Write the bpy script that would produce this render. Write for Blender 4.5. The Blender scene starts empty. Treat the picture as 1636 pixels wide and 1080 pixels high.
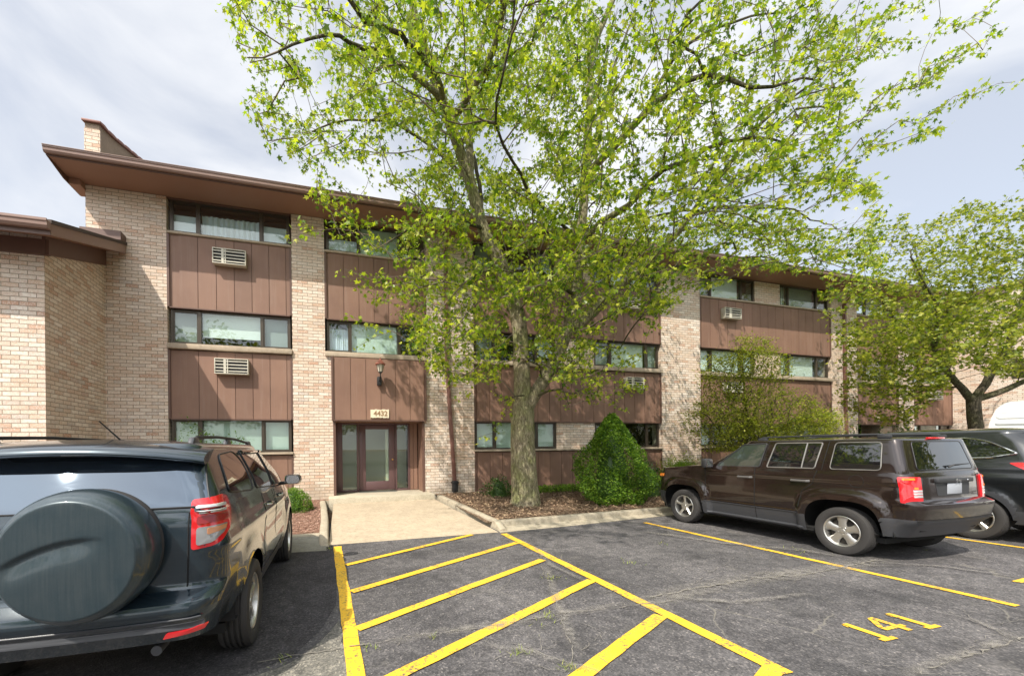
import bpy, bmesh, math, random
import numpy as np
from mathutils import Vector, Matrix
SC = bpy.context.scene
C = bpy.data.collections.new('scene'); SC.collection.children.link(C)
R = math.radians
# ------------------------------------------------------------------ camera
CAMH = 1.6; TH = math.atan(192/650.); ROLL = 0.011
cd = bpy.data.cameras.new('camera'); cam = bpy.data.objects.new('camera', cd); C.objects.link(cam)
fw = Vector((math.sin(TH), math.cos(TH), 0)); r0 = Vector((math.cos(TH), -math.sin(TH), 0)); u0 = Vector((0, 0, 1))
rt = r0*math.cos(ROLL) - u0*math.sin(ROLL); up = u0*math.cos(ROLL) + r0*math.sin(ROLL)
M = Matrix((rt, up, -fw)).transposed().to_4x4(); M.translation = (0, 0, CAMH); cam.matrix_world = M
cd.sensor_width = 36; cd.sensor_fit = 'HORIZONTAL'; cd.lens = 36*650/1636.
cd.shift_x = (818-710)/1636.; cd.shift_y = (713.9-540)/1636.
cd.clip_start = .05; cd.clip_end = 2000
SC.camera = cam
SC.render.resolution_x = 1024; SC.render.resolution_y = 675
# ------------------------------------------------------------------ light
SUN = Vector((-1.1, -1.0, 1.75)).normalized()
elev = math.asin(SUN.z); az = math.atan2(SUN.x, SUN.y)
sl = bpy.data.lights.new('sun', 'SUN'); sun = bpy.data.objects.new('sun', sl); C.objects.link(sun)
sl.energy = 4.2; sl.angle = R(.5); sl.color = (1, .93, .82)
sun.rotation_euler = SUN.to_track_quat('Z', 'Y').to_euler(); sun.location = (-20, -20, 30)
SC.view_settings.view_transform = 'Standard'; SC.view_settings.look = 'None'
SC.view_settings.exposure = 0.52; SC.view_settings.gamma = 1
w = bpy.data.worlds.new('World'); SC.world = w; w.use_nodes = True
nt = w.node_tree; N = nt.nodes; Lk = nt.links
bg = N['Background']; bg.inputs[1].default_value = .12
sky = N.new('ShaderNodeTexSky'); sky.sky_type = 'NISHITA'; sky.sun_disc = False
sky.sun_elevation = elev; sky.sun_rotation = az; sky.air_density = 1.0; sky.dust_density = 1.4; sky.ozone_density = 1.5
tc = N.new('ShaderNodeTexCoord'); mp = N.new('ShaderNodeMapping'); mp.inputs['Scale'].default_value = (1, 1, 1.7)
mp.inputs['Location'].default_value = (3.1, 2.2, .4)
n1 = N.new('ShaderNodeTexNoise'); n1.inputs['Scale'].default_value = 2.1; n1.inputs['Detail'].default_value = 7; n1.inputs['Roughness'].default_value = .52
n1.inputs['Distortion'].default_value = .35
cr = N.new('ShaderNodeValToRGB'); cr.color_ramp.elements[0].position = .40; cr.color_ramp.elements[1].position = .60
cr.color_ramp.elements[0].color = (.52, .52, .52, 1); cr.color_ramp.elements[1].color = (.98, .98, .98, 1)
mx = N.new('ShaderNodeMixRGB')
# clouds are brighter on the sun's side of the sky
dt = N.new('ShaderNodeVectorMath'); dt.operation = 'DOT_PRODUCT'; dt.inputs[1].default_value = tuple(SUN);
cb = N.new('ShaderNodeMapRange'); cb.inputs[1].default_value = .38; cb.inputs[2].default_value = 1.; cb.inputs[3].default_value = .90; cb.inputs[4].default_value = 3.0
cs = N.new('ShaderNodeMixRGB'); cs.blend_type = 'MULTIPLY'; cs.inputs[0].default_value = 1; cs.inputs[1].default_value = (6.8, 6.9, 7.1, 1)
Lk.new(tc.outputs['Generated'], dt.inputs[0]); Lk.new(dt.outputs['Value'], cb.inputs[0]); Lk.new(cb.outputs[0], cs.inputs[2]); Lk.new(cs.outputs[0], mx.inputs[2]); Lk.new(tc.outputs['Generated'], mp.inputs[0]); Lk.new(mp.outputs[0], n1.inputs[0]); Lk.new(n1.outputs[0], cr.inputs[0])
Lk.new(cr.outputs[0], mx.inputs[0]); Lk.new(sky.outputs[0], mx.inputs[1]); Lk.new(mx.outputs[0], bg.inputs[0])
SC.render.engine = 'CYCLES'

# ------------------------------------------------------------------ materials
def mat(name, col=(.5, .5, .5), rough=.6, metal=0., spec=.5, coat=0., emis=None):
    m = bpy.data.materials.new(name); m.use_nodes = True
    b = m.node_tree.nodes['Principled BSDF']
    b.inputs['Base Color'].default_value = (*col, 1); b.inputs['Roughness'].default_value = rough
    b.inputs['Metallic'].default_value = metal; b.inputs['Specular IOR Level'].default_value = spec
    b.inputs['Coat Weight'].default_value = coat; b.inputs['Coat Roughness'].default_value = .03
    return m
def nd(m, t, **kw):
    n = m.node_tree.nodes.new(t)
    for k, v in kw.items():
        if k in n.inputs: n.inputs[k].default_value = v
        else: setattr(n, k, v)
    return n
def lk(m, a, b): m.node_tree.links.new(a, b)
def bsdf(m): return m.node_tree.nodes['Principled BSDF']
def ramp(m, fac, stops, interp='LINEAR'):
    r = m.node_tree.nodes.new('ShaderNodeValToRGB'); r.color_ramp.interpolation = interp
    e = r.color_ramp.elements
    while len(e) < len(stops): e.new(.5)
    for el, (p, c) in zip(e, stops): el.position = p; el.color = (*c, 1)
    lk(m, fac, r.inputs[0]); return r
def math_n(m, op, a, b=None):
    n = m.node_tree.nodes.new('ShaderNodeMath'); n.operation = op
    for i, v in enumerate((a, b)):
        if v is None: continue
        if isinstance(v, (int, float)): n.inputs[i].default_value = v
        else: lk(m, v, n.inputs[i])
    return n.outputs[0]
def mixc(m, fac, a, b, mode='MIX'):
    n = m.node_tree.nodes.new('ShaderNodeMixRGB'); n.blend_type = mode
    for i, v in enumerate((fac, a, b)):
        if isinstance(v, (int, float)): n.inputs[i].default_value = v
        elif isinstance(v, tuple): n.inputs[i].default_value = (*v, 1)
        else: lk(m, v, n.inputs[i])
    return n.outputs[0]
def noise(m, vec, scale, detail=4, rough=.55, dist=0):
    n = m.node_tree.nodes.new('ShaderNodeTexNoise'); n.inputs['Scale'].default_value = scale
    n.inputs['Detail'].default_value = detail; n.inputs['Roughness'].default_value = rough; n.inputs['Distortion'].default_value = dist
    if vec is not None: lk(m, vec, n.inputs[0])
    return n.outputs[0]
def pos(m):
    g = m.node_tree.nodes.new('ShaderNodeNewGeometry'); return g.outputs['Position']
def objc(m):
    g = m.node_tree.nodes.new('ShaderNodeTexCoord'); return g.outputs['Object']
def bump(m, h, strength=.3, dist=.01):
    b = m.node_tree.nodes.new('ShaderNodeBump'); b.inputs['Strength'].default_value = strength; b.inputs['Distance'].default_value = dist
    lk(m, h, b.inputs['Height']); lk(m, b.outputs[0], bsdf(m).inputs['Normal']); return b

def brick_mat():
    m = mat('brick', rough=.85)
    p = pos(m); s = nd(m, 'ShaderNodeSeparateXYZ'); lk(m, p, s.inputs[0])
    xy = math_n(m, 'ADD', s.outputs[0], s.outputs[1])
    wob = noise(m, p, 3.0, 2); z = math_n(m, 'ADD', s.outputs[2], math_n(m, 'MULTIPLY', wob, .012))
    c = nd(m, 'ShaderNodeCombineXYZ'); lk(m, xy, c.inputs[0]); lk(m, z, c.inputs[1])
    bt = nd(m, 'ShaderNodeTexBrick'); lk(m, c.outputs[0], bt.inputs['Vector'])
    bt.offset = .5; bt.squash = 1
    for k, v in {'Scale': 1., 'Mortar Size': .0065, 'Mortar Smooth': .25, 'Bias': 0., 'Brick Width': .254, 'Row Height': .0813}.items(): bt.inputs[k].default_value = v
    bt.inputs['Color1'].default_value = (0, 0, 0, 1); bt.inputs['Color2'].default_value = (1, 1, 1, 1); bt.inputs['Mortar'].default_value = (.5, .5, .5, 1)
    cr1 = ramp(m, bt.outputs['Color'], [(0, (.48, .28, .19)), (.07, (.60, .44, .33)), (.25, (.66, .53, .42)), (.5, (.69, .585, .485)), (.72, (.80, .72, .63)), (.86, (.62, .54, .46)), (.95, (.52, .46, .41)), (1, (.52, .29, .19))])
    blot = noise(m, p, 26, 3); fac = ramp(m, blot, [(.46, (0, 0, 0)), (.66, (1, 1, 1))])
    col = mixc(m, math_n(m, 'MULTIPLY', fac.outputs[0], .5), cr1.outputs[0], (.54, .35, .25))
    blot2 = noise(m, p, 55, 3); fac2 = ramp(m, blot2, [(.5, (0, 0, 0)), (.68, (1, 1, 1))])
    col = mixc(m, math_n(m, 'MULTIPLY', fac2.outputs[0], .7), col, (.86, .80, .70))
    big = noise(m, p, .55, 3); fb = ramp(m, big, [(.42, (0, 0, 0)), (.65, (1, 1, 1))])
    col = mixc(m, math_n(m, 'MULTIPLY', fb.outputs[0], .35), col, (.60, .42, .29))
    col = mixc(m, bt.outputs['Fac'], col, (.29, .225, .165))
    s2 = math_n(m, 'MULTIPLY', noise(m, p, 1.6, 5, .6), 1.); dz = math_n(m, 'SUBTRACT', math_n(m, 'MULTIPLY', s2, 1.5), s.outputs[2]); dr = ramp(m, dz, [(0, (0, 0, 0)), (.5, (1, 1, 1))]); col = mixc(m, math_n(m, 'MULTIPLY', dr.outputs[0], .45), col, (.25, .21, .15))
    lk(m, col, bsdf(m).inputs['Base Color'])
    h = math_n(m, 'ADD', math_n(m, 'MULTIPLY', bt.outputs['Fac'], -1.), math_n(m, 'MULTIPLY', blot2, .45))
    bump(m, h, .75, .009); return m
def siding_mat():
    m = mat('siding', rough=.62); p = pos(m)
    mp = nd(m, 'ShaderNodeMapping'); mp.inputs['Scale'].default_value = (14, 14, .7); lk(m, p, mp.inputs[0])
    g = noise(m, mp.outputs[0], 3, 4); b = noise(m, p, 1.1, 4)
    r1 = ramp(m, b, [(.3, (.200, .112, .078)), (.7, (.262, .152, .106))])
    col = mixc(m, math_n(m, 'MULTIPLY', g, .35), r1.outputs[0], (.19, .105, .076))
    gi = m.node_tree.nodes.new('ShaderNodeNewGeometry'); ri = ramp(m, gi.outputs['Random Per Island'], [(0, (.88, .88, .88)), (1, (1.08, 1.07, 1.05))]); col = mixc(m, 1., col, ri.outputs[0], 'MULTIPLY')
    m3 = nd(m, 'ShaderNodeMapping'); m3.inputs['Scale'].default_value = (6, 6, .35); lk(m, p, m3.inputs[0]); st = noise(m, m3.outputs[0], 2.2, 5, .7); rs = ramp(m, st, [(.52, (0, 0, 0)), (.72, (1, 1, 1))])
    col = mixc(m, math_n(m, 'MULTIPLY', rs.outputs[0], .30), col, (.30, .21, .165))
    lk(m, col, bsdf(m).inputs['Base Color']); bump(m, g, .25, .004); return m
def asphalt_mat(name='asphalt', base=(.112, .107, .110), dark=(.062, .060, .063), cracks=1.):
    m = mat(name, rough=.88, spec=.35); p = pos(m)
    sp = nd(m, 'ShaderNodeTexVoronoi', Scale=75.); lk(m, p, sp.inputs['Vector'])
    st = ramp(m, sp.outputs['Color'], [(.0, (.50, .50, .50)), (.5, (.95, .95, .95)), (.84, (1.6, 1.55, 1.48)), (1, (3.4, 3.2, 2.9))])
    f = noise(m, p, 240, 3); bgn = noise(m, p, .8, 6, .6); mid = noise(m, p, 7, 5, .65)
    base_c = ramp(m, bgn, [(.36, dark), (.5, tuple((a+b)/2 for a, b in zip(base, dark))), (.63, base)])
    col = mixc(m, .9, base_c.outputs[0], st.outputs[0], 'MULTIPLY')
    mm = ramp(m, mid, [(.35, (.72, .72, .72)), (.7, (1.28, 1.27, 1.25))]); col = mixc(m, 1., col, mm.outputs[0], 'MULTIPLY')
    # light dust in patches
    du = noise(m, p, 1.9, 7, .7, .6); dr = ramp(m, du, [(.58, (0, 0, 0)), (.78, (1, 1, 1))])
    col = mixc(m, math_n(m, 'MULTIPLY', dr.outputs[0], .32*cracks), col, (.24, .22, .185))
    # oil / tyre stains
    oi = noise(m, p, 1.25, 3, .5); orr = ramp(m, oi, [(.28, (1, 1, 1)), (.40, (0, 0, 0))])
    col = mixc(m, math_n(m, 'MULTIPLY', orr.outputs[0], .5), col, (.024, .024, .025))
    # hairline cracks
    wv = nd(m, 'ShaderNodeMixRGB'); wv.inputs[0].default_value = .18; lk(m, p, wv.inputs[1])
    nn = nd(m, 'ShaderNodeTexNoise', Scale=2.2, Detail=6.); lk(m, p, nn.inputs[0]); lk(m, nn.outputs['Color'], wv.inputs[2])
    vo = nd(m, 'ShaderNodeTexVoronoi', Scale=1.25); vo.feature = 'DISTANCE_TO_EDGE'; lk(m, wv.outputs[0], vo.inputs['Vector'])
    ck = ramp(m, vo.outputs['Distance'], [(.0, (1, 1, 1)), (.009, (0, 0, 0))])
    ma = noise(m, p, .55, 2); mr = ramp(m, ma, [(.52, (0, 0, 0)), (.58, (1, 1, 1))])
    k = math_n(m, 'MULTIPLY', math_n(m, 'MULTIPLY', ck.outputs[0], mr.outputs[0]), .7*cracks)
    col = mixc(m, k, col, (.20, .185, .155))
    lk(m, col, bsdf(m).inputs['Base Color'])
    h = math_n(m, 'ADD', math_n(m, 'MULTIPLY', sp.outputs['Distance'], 1.), math_n(m, 'MULTIPLY', f, .5))
    bump(m, h, .6, .006); return m
def concrete_mat(name, c=(.46, .41, .33), stain=.5):
    m = mat(name, rough=.9, spec=.3); p = pos(m)
    a = noise(m, p, 2.2, 7, .65); b = noise(m, p, 130, 3); d = noise(m, p, 14, 5, .7)
    r1 = ramp(m, a, [(.3, tuple(x*.8 for x in c)), (.65, c)]); r2 = ramp(m, b, [(.3, (.72, .72, .72)), (.7, (1.2, 1.2, 1.2))])
    r3 = ramp(m, d, [(.34, (.62, .60, .57)), (.55, (1, 1, 1))])
    col = mixc(m, 1., r1.outputs[0], r2.outputs[0], 'MULTIPLY'); col = mixc(m, stain, col, r3.outputs[0], 'MULTIPLY')
    lk(m, col, bsdf(m).inputs['Base Color']); bump(m, b, .35, .004); return m
def mulch_mat(name, c1, c2, c3):
    m = mat(name, rough=.95, spec=.2); p = pos(m)
    v = nd(m, 'ShaderNodeTexVoronoi', Scale=42.); lk(m, p, v.inputs['Vector']); n = noise(m, p, 16, 6, .7)
    r1 = ramp(m, v.outputs['Color'], [(.0, c1), (.5, c2), (1, c3)])
    r2 = ramp(m, n, [(.3, (.5, .5, .5)), (.7, (1.25, 1.25, 1.25))])
    lk(m, mixc(m, 1., r1.outputs[0], r2.outputs[0], 'MULTIPLY'), bsdf(m).inputs['Base Color'])
    bump(m, math_n(m, 'ADD', v.outputs['Distance'], n), .9, .03); return m
def paint_yellow():
    m = mat('yellow_paint', rough=.7); p = pos(m)
    n0 = noise(m, p, 38, 6, .75); n1_ = noise(m, p, 2.3, 5, .6); n = math_n(m, 'ADD', math_n(m, 'MULTIPLY', n0, .7), math_n(m, 'MULTIPLY', n1_, .3)); r = ramp(m, n, [(.415, (0, 0, 0)), (.475, (1, 1, 1))])
    b = noise(m, p, 3.2, 3); rb = ramp(m, b, [(.3, (.72, .40, .022)), (.7, (.80, .49, .035))])
    c = mixc(m, r.outputs[0], (.14, .12, .07), rb.outputs[0]); lk(m, c, bsdf(m).inputs['Base Color'])
    bump(m, n, .3, .003); return m
def leaf_mat(name, c1, c2, c3, trans=.5, rough=.45):
    m = bpy.data.materials.new(name); m.use_nodes = True; t = m.node_tree
    for n in list(t.nodes):
        if n.type == 'BSDF_PRINCIPLED': t.nodes.remove(n)
    out = t.nodes['Material Output']; g = t.nodes.new('ShaderNodeNewGeometry')
    r = t.nodes.new('ShaderNodeValToRGB'); e = r.color_ramp.elements; e.new(.5)
    for el, (pp, c) in zip(e, [(0, c1), (.5, c2), (1, c3)]): el.position = pp; el.color = (*c, 1)
    t.links.new(g.outputs['Random Per Island'], r.inputs[0])
    d = t.nodes.new('ShaderNodeBsdfPrincipled'); d.inputs['Roughness'].default_value = rough; d.inputs['Specular IOR Level'].default_value = .45
    tr = t.nodes.new('ShaderNodeBsdfTranslucent'); mxs = t.nodes.new('ShaderNodeMixShader'); mxs.inputs[0].default_value = trans
    br = t.nodes.new('ShaderNodeMixRGB'); br.blend_type = 'MULTIPLY'; br.inputs[0].default_value = 1; br.inputs[2].default_value = (1.35, 1.5, .5, 1)
    t.links.new(r.outputs[0], d.inputs['Base Color']); t.links.new(r.outputs[0], br.inputs[1]); t.links.new(br.outputs[0], tr.inputs[0])
    t.links.new(d.outputs[0], mxs.inputs[1]); t.links.new(tr.outputs[0], mxs.inputs[2]); t.links.new(mxs.outputs[0], out.inputs[0]); return m
def bark_mat(name, c1, c2, sc=9):
    m = mat(name, rough=.95, spec=.2); p = pos(m)
    mp = nd(m, 'ShaderNodeMapping'); mp.inputs['Scale'].default_value = (3.2, 3.2, .7); lk(m, p, mp.inputs[0])
    n = noise(m, mp.outputs[0], sc, 7, .7, 1.2); b = noise(m, p, 2.6, 4)
    r1 = ramp(m, n, [(.36, tuple(x*.35 for x in c1)), (.5, c1), (.66, c2)])
    rb = ramp(m, b, [(.4, (1, 1, 1)), (.65, (.78, .95, .55))])
    lk(m, mixc(m, .8, r1.outputs[0], rb.outputs[0], 'MULTIPLY'), bsdf(m).inputs['Base Color']); bump(m, n, 1., .05); return m
def glass_mat(name, tint=(.72, .78, .76), refl=.12, rough=.0, ior=1.6):
    m = bpy.data.materials.new(name); m.use_nodes = True; t = m.node_tree
    for n in list(t.nodes):
        if n.type == 'BSDF_PRINCIPLED': t.nodes.remove(n)
    out = t.nodes['Material Output']; f = t.nodes.new('ShaderNodeLayerWeight'); f.inputs[0].default_value = .5
    pw = t.nodes.new('ShaderNodeMath'); pw.operation = 'POWER'; pw.inputs[1].default_value = 4.; t.links.new(f.outputs['Facing'], pw.inputs[0])
    a = t.nodes.new('ShaderNodeMath'); a.operation = 'MULTIPLY_ADD'; a.inputs[1].default_value = .9; a.inputs[2].default_value = refl; t.links.new(pw.outputs[0], a.inputs[0])
    tr = t.nodes.new('ShaderNodeBsdfTransparent'); tr.inputs[0].default_value = (*tint, 1)
    gl = t.nodes.new('ShaderNodeBsdfGlossy'); gl.inputs['Roughness'].default_value = rough
    mxs = t.nodes.new('ShaderNodeMixShader'); t.links.new(a.outputs[0], mxs.inputs[0]); t.links.new(tr.outputs[0], mxs.inputs[1]); t.links.new(gl.outputs[0], mxs.inputs[2])
    t.links.new(mxs.outputs[0], out.inputs[0]); return m
def car_paint(name, col, metal=.55, rough=.32, dust=.0):
    m = mat(name, col, rough, metal, .5, 1.0); p = pos(m)
    fl = nd(m, 'ShaderNodeTexVoronoi', Scale=900.); lk(m, p, fl.inputs['Vector'])
    rr = ramp(m, fl.outputs['Color'], [(0, tuple(x*.75 for x in col)), (1, tuple(x*1.35 for x in col))])
    c = rr.outputs[0]
    if dust:
        n = noise(m, p, 5, 5, .65); mp = nd(m, 'ShaderNodeMapping'); mp.inputs['Scale'].default_value = (60, 60, 2); lk(m, p, mp.inputs[0])
        st = noise(m, mp.outputs[0], 1.5, 3)
        k = math_n(m, 'MULTIPLY', math_n(m, 'MULTIPLY', n, st), dust*2)
        c = mixc(m, k, c, (.30, .29, .26))
        rg = math_n(m, 'ADD', math_n(m, 'MULTIPLY', n, .10), .0); lk(m, rg, bsdf(m).inputs['Coat Roughness'])
    lk(m, c, bsdf(m).inputs['Base Color']); return m
MT = {}
MT['brick'] = brick_mat(); MT['siding'] = siding_mat()
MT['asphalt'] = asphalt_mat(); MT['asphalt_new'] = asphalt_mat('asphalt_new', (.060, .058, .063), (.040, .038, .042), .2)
MT['asphalt_old'] = asphalt_mat('asphalt_old', (.20, .19, .165), (.12, .115, .105), 1.)
MT['walk'] = concrete_mat('walk_concrete', (.51, .42, .305), .5); MT['curb'] = concrete_mat('curb_concrete', (.44, .385, .29), .55)
MT['curb_grey'] = concrete_mat('grey_concrete', (.27, .26, .215), .5)
MT['mulch'] = mulch_mat('mulch', (.10, .060, .038), (.22, .145, .095), (.40, .30, .20)); MT['gravel'] = mulch_mat('gravel', (.20, .10, .068), (.30, .17, .12), (.40, .26, .19))
MT['yellow'] = paint_yellow()
MT['trim'] = mat('brown_trim', (.125, .068, .05), .5); MT['soffit'] = mat('soffit', (.30, .165, .11), .5); MT['gutter'] = mat('gutter', (.26, .165, .13), .35, .0)
MT['bronze'] = mat('bronze_frame', (.075, .06, .045), .35, .4); MT['black'] = mat('black', (.012, .012, .013), .55); MT['rubber'] = mat('rubber', (.032, .030, .029), .8)
MT['sill'] = concrete_mat('sill', (.50, .41, .31), .4); MT['wood'] = mat('stain_wood', (.30, .19, .10), .7)
MT['glass'] = glass_mat('window_glass', (.90, .95, .93), .07); MT['glass2'] = glass_mat('door_glass', (.85, .9, .86), .08)
MT['blind'] = mat('white_blind', (.88, .90, .88), .7); MT['curtain'] = mat('curtain', (.80, .84, .92), .8); MT['blind_grey'] = mat('grey_blind', (.34, .36, .35), .8)
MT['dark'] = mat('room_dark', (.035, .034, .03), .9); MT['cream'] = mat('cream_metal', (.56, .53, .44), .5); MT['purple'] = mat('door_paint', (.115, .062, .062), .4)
MT['lampglass'] = mat('lamp_glass', (.55, .52, .42), .25); MT['redlamp'] = mat('red_brown_metal', (.25, .09, .06), .45); MT['plaque'] = mat('plaque', (.72, .64, .47), .7)
MT['brass'] = mat('brass', (.6, .35, .12), .3, .9); MT['white'] = mat('white_paint', (.80, .80, .77), .3, 0, .5, .4)

# ------------------------------------------------------------------ mesh helpers
class MB:
    def __init__(s): s.v = []; s.f = []
    def add(s, vs, fs):
        o = len(s.v); s.v += [tuple(v) for v in vs]; s.f += [tuple(i+o for i in f) for f in fs]; return s
    def box(s, x0, x1, y0, y1, z0, z1, rot=None, piv=None):
        vs = [(x, y, z) for x in (x0, x1) for y in (y0, y1) for z in (z0, z1)]
        if rot is not None:
            m = Matrix.Rotation(rot, 3, 'Z'); pv = Vector(piv); vs = [tuple(m @ (Vector(v)-pv)+pv) for v in vs]
        return s.add(vs, [(0, 1, 3, 2), (4, 6, 7, 5), (0, 4, 5, 1), (2, 3, 7, 6), (0, 2, 6, 4), (1, 5, 7, 3)])
    def prism(s, poly, axis, a, b):
        """extrude polygon; axis 'x': poly=(y,z); 'y': poly=(x,z); 'z': poly=(x,y)"""
        def P(u, v, t): return {'x': (t, u, v), 'y': (u, t, v), 'z': (u, v, t)}[axis]
        n = len(poly); vs = [P(u, v, a) for u, v in poly] + [P(u, v, b) for u, v in poly]
        fs = [tuple(range(n))[::-1], tuple(range(n, 2*n))] + [(i, (i+1) % n, n+(i+1) % n, n+i) for i in range(n)]
        return s.add(vs, fs)
    def tube(s, pts, rad, n=8, cap=True, squash=1.):
        pts = [Vector(p) for p in pts]
        if not hasattr(rad, '__len__'): rad = [rad]*len(pts)
        vs = []; prev = None
        for i, p in enumerate(pts):
            d = (pts[min(i+1, len(pts)-1)] - pts[max(i-1, 0)]); d = d.normalized() if d.length > 1e-9 else Vector((0, 0, 1))
            if prev is None: a = d.orthogonal().normalized()
            else:
                a = prev - d*prev.dot(d); a = a.normalized() if a.length > 1e-6 else d.orthogonal().normalized()
            prev = a; b = d.cross(a)
            for k in range(n):
                t = 2*math.pi*k/n; vs.append(p + (a*math.cos(t)+b*math.sin(t)*squash)*rad[i])
        fs = [(i*n+k, i*n+(k+1) % n, (i+1)*n+(k+1) % n, (i+1)*n+k) for i in range(len(pts)-1) for k in range(n)]
        if cap: fs += [tuple(range(n))[::-1], tuple((len(pts)-1)*n+k for k in range(n))]
        return s.add(vs, fs)
    def lathe(s, prof, n=32, c=(0, 0, 0), axis='z', cap=False):
        """prof: (r, h) list"""
        vs = []
        for r, h in prof:
            for k in range(n):
                t = 2*math.pi*k/n; a, b = r*math.cos(t), r*math.sin(t)
                v = {'z': (a, b, h), 'y': (a, h, b), 'x': (h, a, b)}[axis]; vs.append((v[0]+c[0], v[1]+c[1], v[2]+c[2]))
        m = len(prof); fs = [(i*n+k, i*n+(k+1) % n, (i+1)*n+(k+1) % n, (i+1)*n+k) for i in range(m-1) for k in range(n)]
        if cap: fs += [tuple(range(n))[::-1], tuple((m-1)*n+k for k in range(n))]
        return s.add(vs, fs)
    def build(s, name, m, parent=None, smooth=False, bev=0., angle=35, off=None):
        me = bpy.data.meshes.new(name); vs = s.v
        me.from_pydata(vs, [], s.f); me.validate(); me.update()
        bm = bmesh.new(); bm.from_mesh(me); bmesh.ops.recalc_face_normals(bm, faces=bm.faces)
        if bev: bmesh.ops.bevel(bm, geom=[e for e in bm.edges if e.is_manifold and e.calc_face_angle(0) > .6], offset=bev, segments=2, affect='EDGES', profile=.5)
        bm.to_mesh(me); bm.free()
        if smooth or bev:
            me.polygons.foreach_set('use_smooth', [True]*len(me.polygons)); me.set_sharp_from_angle(angle=R(angle))
        me.materials.append(m if not isinstance(m, str) else MT[m])
        o = bpy.data.objects.new(name, me); C.objects.link(o)
        if parent: o.parent = parent
        return o
def tag(o, label=None, cat=None, group=None, kind=None):
    if label: o['label'] = label
    if cat: o['category'] = cat
    if group: o['group'] = group
    if kind: o['kind'] = kind
    return o
def empty(name, loc=(0, 0, 0), rz=0, **kw):
    o = bpy.data.objects.new(name, None); C.objects.link(o); o.location = loc; o.rotation_euler = (0, 0, rz); o.empty_display_size = .2
    return tag(o, **kw)
def copy_tree(o, parent=None):
    c = o.copy(); C.objects.link(c); c.parent = parent
    for ch in [x for x in C.objects if x.parent == o and x != c]: copy_tree(ch, c)
    return c
def text_mesh(name, s, size, loc, rot, m, depth=.002, parent=None, kx=1., bold=0.):
    cu = bpy.data.curves.new(name, 'FONT'); cu.body = s; cu.size = size; cu.align_x = 'CENTER'; cu.align_y = 'CENTER'; cu.extrude = depth; cu.offset = bold
    t = bpy.data.objects.new(name, cu); C.objects.link(t); bpy.context.view_layer.update()
    me = bpy.data.meshes.new_from_object(t.evaluated_get(bpy.context.evaluated_depsgraph_get())); bpy.data.objects.remove(t)
    me.transform(Matrix.Diagonal((kx, 1, 1, 1)))
    o = bpy.data.objects.new(name, me); C.objects.link(o); me.materials.clear(); me.materials.append(MT[m]); o.location = loc; o.rotation_euler = rot
    if parent: o.parent = parent
    return o
def npmesh(name, V, F4, m, parent=None, k=4, smooth=False):
    """V (n,3); F4 (m,k) index array"""
    me = bpy.data.meshes.new(name); V = np.ascontiguousarray(V, dtype=np.float32); F4 = np.ascontiguousarray(F4, dtype=np.int32)
    me.vertices.add(len(V)); me.vertices.foreach_set('co', V.ravel()); me.loops.add(F4.size); me.loops.foreach_set('vertex_index', F4.ravel())
    me.polygons.add(len(F4)); me.polygons.foreach_set('loop_start', np.arange(0, F4.size, k, dtype=np.int32))
    if smooth: me.polygons.foreach_set('use_smooth', np.ones(len(F4), dtype=bool))
    me.update(calc_edges=True); me.validate(); me.materials.append(m if not isinstance(m, str) else MT[m])
    o = bpy.data.objects.new(name, me); C.objects.link(o)
    if parent: o.parent = parent
    return o
# pixel -> world (used only to place real geometry where the photograph shows it)
_f = np.array(fw); _r = np.array(rt); _u = np.array(up)
def onY(x, y, Y):
    d = _f + _r*(x-710)/650. - _u*(y-713.9)/650.; p = d*(Y/d[1]); p[2] += CAMH; return p
def proj(P):
    P = np.asarray(P, float) - [0, 0, CAMH]; k = P@_f; k = np.where(k < .01, .01, k)
    return 710+650*(P@_r)/k, 713.9-650*(P@_u)/k, P@_f

#@@GROUND
# ------------------------------------------------------------------ ground
tag(MB().add([(-150, -150, 0), (200, -150, 0), (200, 9, 0), (-150, 9, 0)], [(0, 1, 2, 3)]).build('parking_lot', 'asphalt'), 'weathered grey asphalt of the parking lot', None, None, 'structure')
tag(MB().add([(-300, -300, -.03), (400, -300, -.03), (400, 400, -.03), (-300, 400, -.03)], [(0, 1, 2, 3)]).build('ground', 'mulch'), 'earth under and beyond the building', None, None, 'structure')
# newer asphalt under the green car
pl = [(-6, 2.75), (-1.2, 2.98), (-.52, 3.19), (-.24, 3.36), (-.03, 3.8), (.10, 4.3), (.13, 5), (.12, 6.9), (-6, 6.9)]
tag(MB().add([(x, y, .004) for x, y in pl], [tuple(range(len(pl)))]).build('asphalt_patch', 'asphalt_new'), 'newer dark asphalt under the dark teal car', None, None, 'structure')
rng0 = random.Random(3)
def wob_poly(pts, amp=.03, step=.12):
    out = []
    for (a, b), (c, d) in zip(pts, pts[1:]+pts[:1]):
        L = math.hypot(c-a, d-b); n = max(1, int(L/step))
        for i in range(n):
            t = i/n; out.append((a+(c-a)*t+rng0.uniform(-amp, amp), b+(d-b)*t+rng0.uniform(-amp, amp)))
    return out
pl = wob_poly([(-1.1, 2.2), (-.9, 2.86), (-.42, 3.15), (-.2, 3.3), (.0, 3.62), (.12, 3.9), (.14, 3.2), (.16, 2.2)], .02)
tag(MB().add([(x, y, .006) for x, y in pl], [tuple(range(len(pl)))]).build('asphalt_patch', 'asphalt_old'), 'pale worn asphalt beside the yellow line', None, None, 'structure')
pl = wob_poly([(5.25, 1.2), (4.9, 1.62), (5.6, 1.86), (6.6, 2.02), (9, 2.4), (14, 3.2), (14, 1.2)], .02)
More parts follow.
